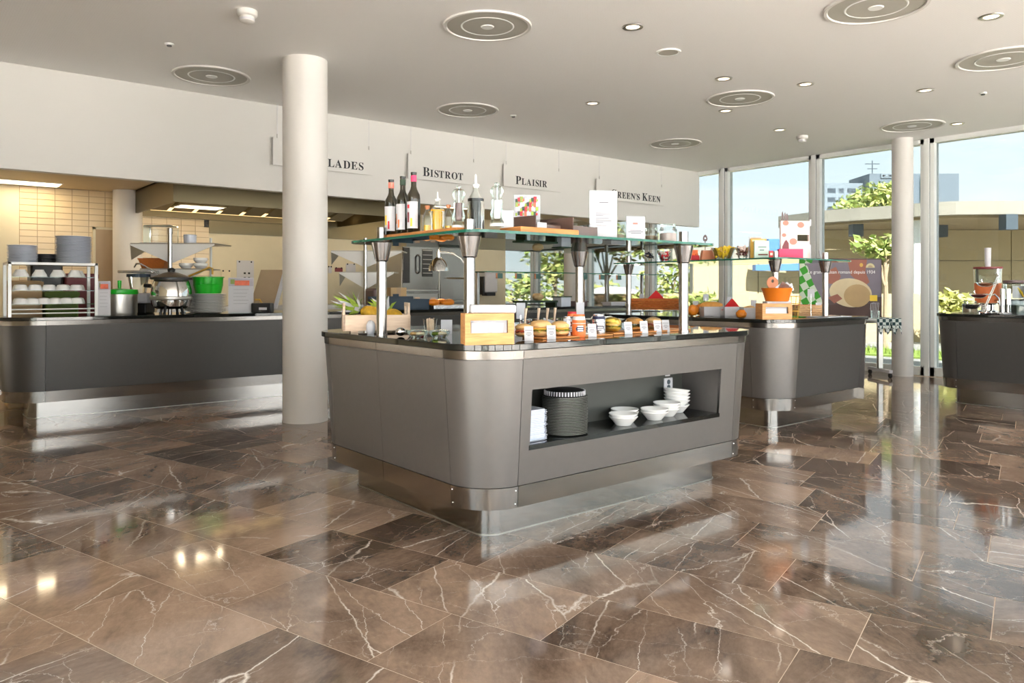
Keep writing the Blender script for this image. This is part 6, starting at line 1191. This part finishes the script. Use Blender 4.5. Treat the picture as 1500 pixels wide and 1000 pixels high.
for (px, w_, h, l, yy) in ((577, .24, .26, 'brown cardboard box behind the left post', 8.2), (549, .16, .25, 'dark coffee machine behind the left post', 8.05)):
    q_ = kc(px, yy); r = thing('cardboard_box' if 'card' in l else 'coffee_machine', l, 'box' if 'card' in l else 'machine', tuple(q_), .1); B().box(-w_ / 2, -.1, 0, w_ / 2, .1, h).obj('body', 'carton' if 'card' in l else 'purple_grey', r, bevel=.004 if 'card' in l else .03)
    if 'card' in l: B().box(-.03, -.101, 0, .03, -.1, h).obj('tape', 'tan', r, smooth=0); B().box(-.09, -.102, h * .45, .0, -.1, h * .7).obj('print', 'steelblue', r, smooth=0)
    else: B().tube([(0, -.1, h * .8), (0, -.16, h * .8), (0, -.17, h * .65)], .012, 8).obj('spout', 'chrome', r)
# under the far glass shelves
q_ = kc(787, 7.8); r = thing('bread_board', 'dark board on feet carrying a sliced loaf at the far station', 'board', tuple(q_)); B().box(-.34, -.12, .06, .30, .12, .085).obj('board', 'dkgreen', r); B().box(-.3, -.1, 0, -.27, .1, .06).obj('foot', 'dkgreen', r); B().box(.24, -.1, 0, .27, .1, .06).obj('foot', 'dkgreen', r)
loaf((kc(788, 7.8).x, 7.8, CT + .086), .09, .07, .05, 'round loaf on the dark board at the far station', 'carton', 0, 'bread_loaf', 'bread', None)
for px, w_, h, m_, l in ((823, .18, .14, 'clear_lid', 'glass container at the far station left of the distant column'), (846, .22, .07, 'purple_grey', 'low dark tray at the far station right of the distant column'), (899, .3, .05, 'tag_grey', 'flat grey tray at the far station near the bark bed')):
    q_ = kc(px, 7.70); r = thing('food_container', l, 'container', tuple(q_)); B().box(-w_ / 2, -.09, 0, w_ / 2, .09, h).obj('tub', m_, r, bevel=.008); B().box(-w_ / 2 - .01, -.10, h - .012, w_ / 2 + .01, .10, h + .004).obj('rim', 'dkgreen' if m_ == 'clear_lid' else m_, r)
# kitchen lamps
def panel_lamp(x, y, w_, d, label, e, KC=KC):
    r = thing('ceiling_lamp', label, 'ceiling lamp', (x, y, KC)); B().box(-w_ / 2, -d / 2, -.012, w_ / 2, d / 2, 0).obj('diffuser', 'warm_lamp', r, smooth=0); B().box(-w_ / 2 - .02, -d / 2 - .02, -.008, w_ / 2 + .02, d / 2 + .02, 0).obj('frame', 'white', r, smooth=0)
    l = bpy.data.lights.new('panel_light', 'AREA'); l.shape = 'RECTANGLE'; l.size = w_; l.size_y = d; l.energy = e; l.color = (1, .80, .52); lo = bpy.data.objects.new('panel_light', l); COL.objects.link(lo); lo.parent = r; lo.location = (0, 0, -.016)
a = at_h(42, 267.5, KC); panel_lamp(a.x, a.y, .62, .32, 'warm rectangular lamp in the kitchen ceiling above the bowl rack', 1.5)
a = at_d(292, 0, 9.3); panel_lamp(a.x, a.y, .5, .3, 'warm lamp panel inside the extractor hood', 3.2, 2.13); panel_lamp(6.6, 9.4, .6, .3, 'added warm kitchen lamp, unseen behind the bulkhead middle', 7)  # last lamp is unseen, added to brighten the kitchen
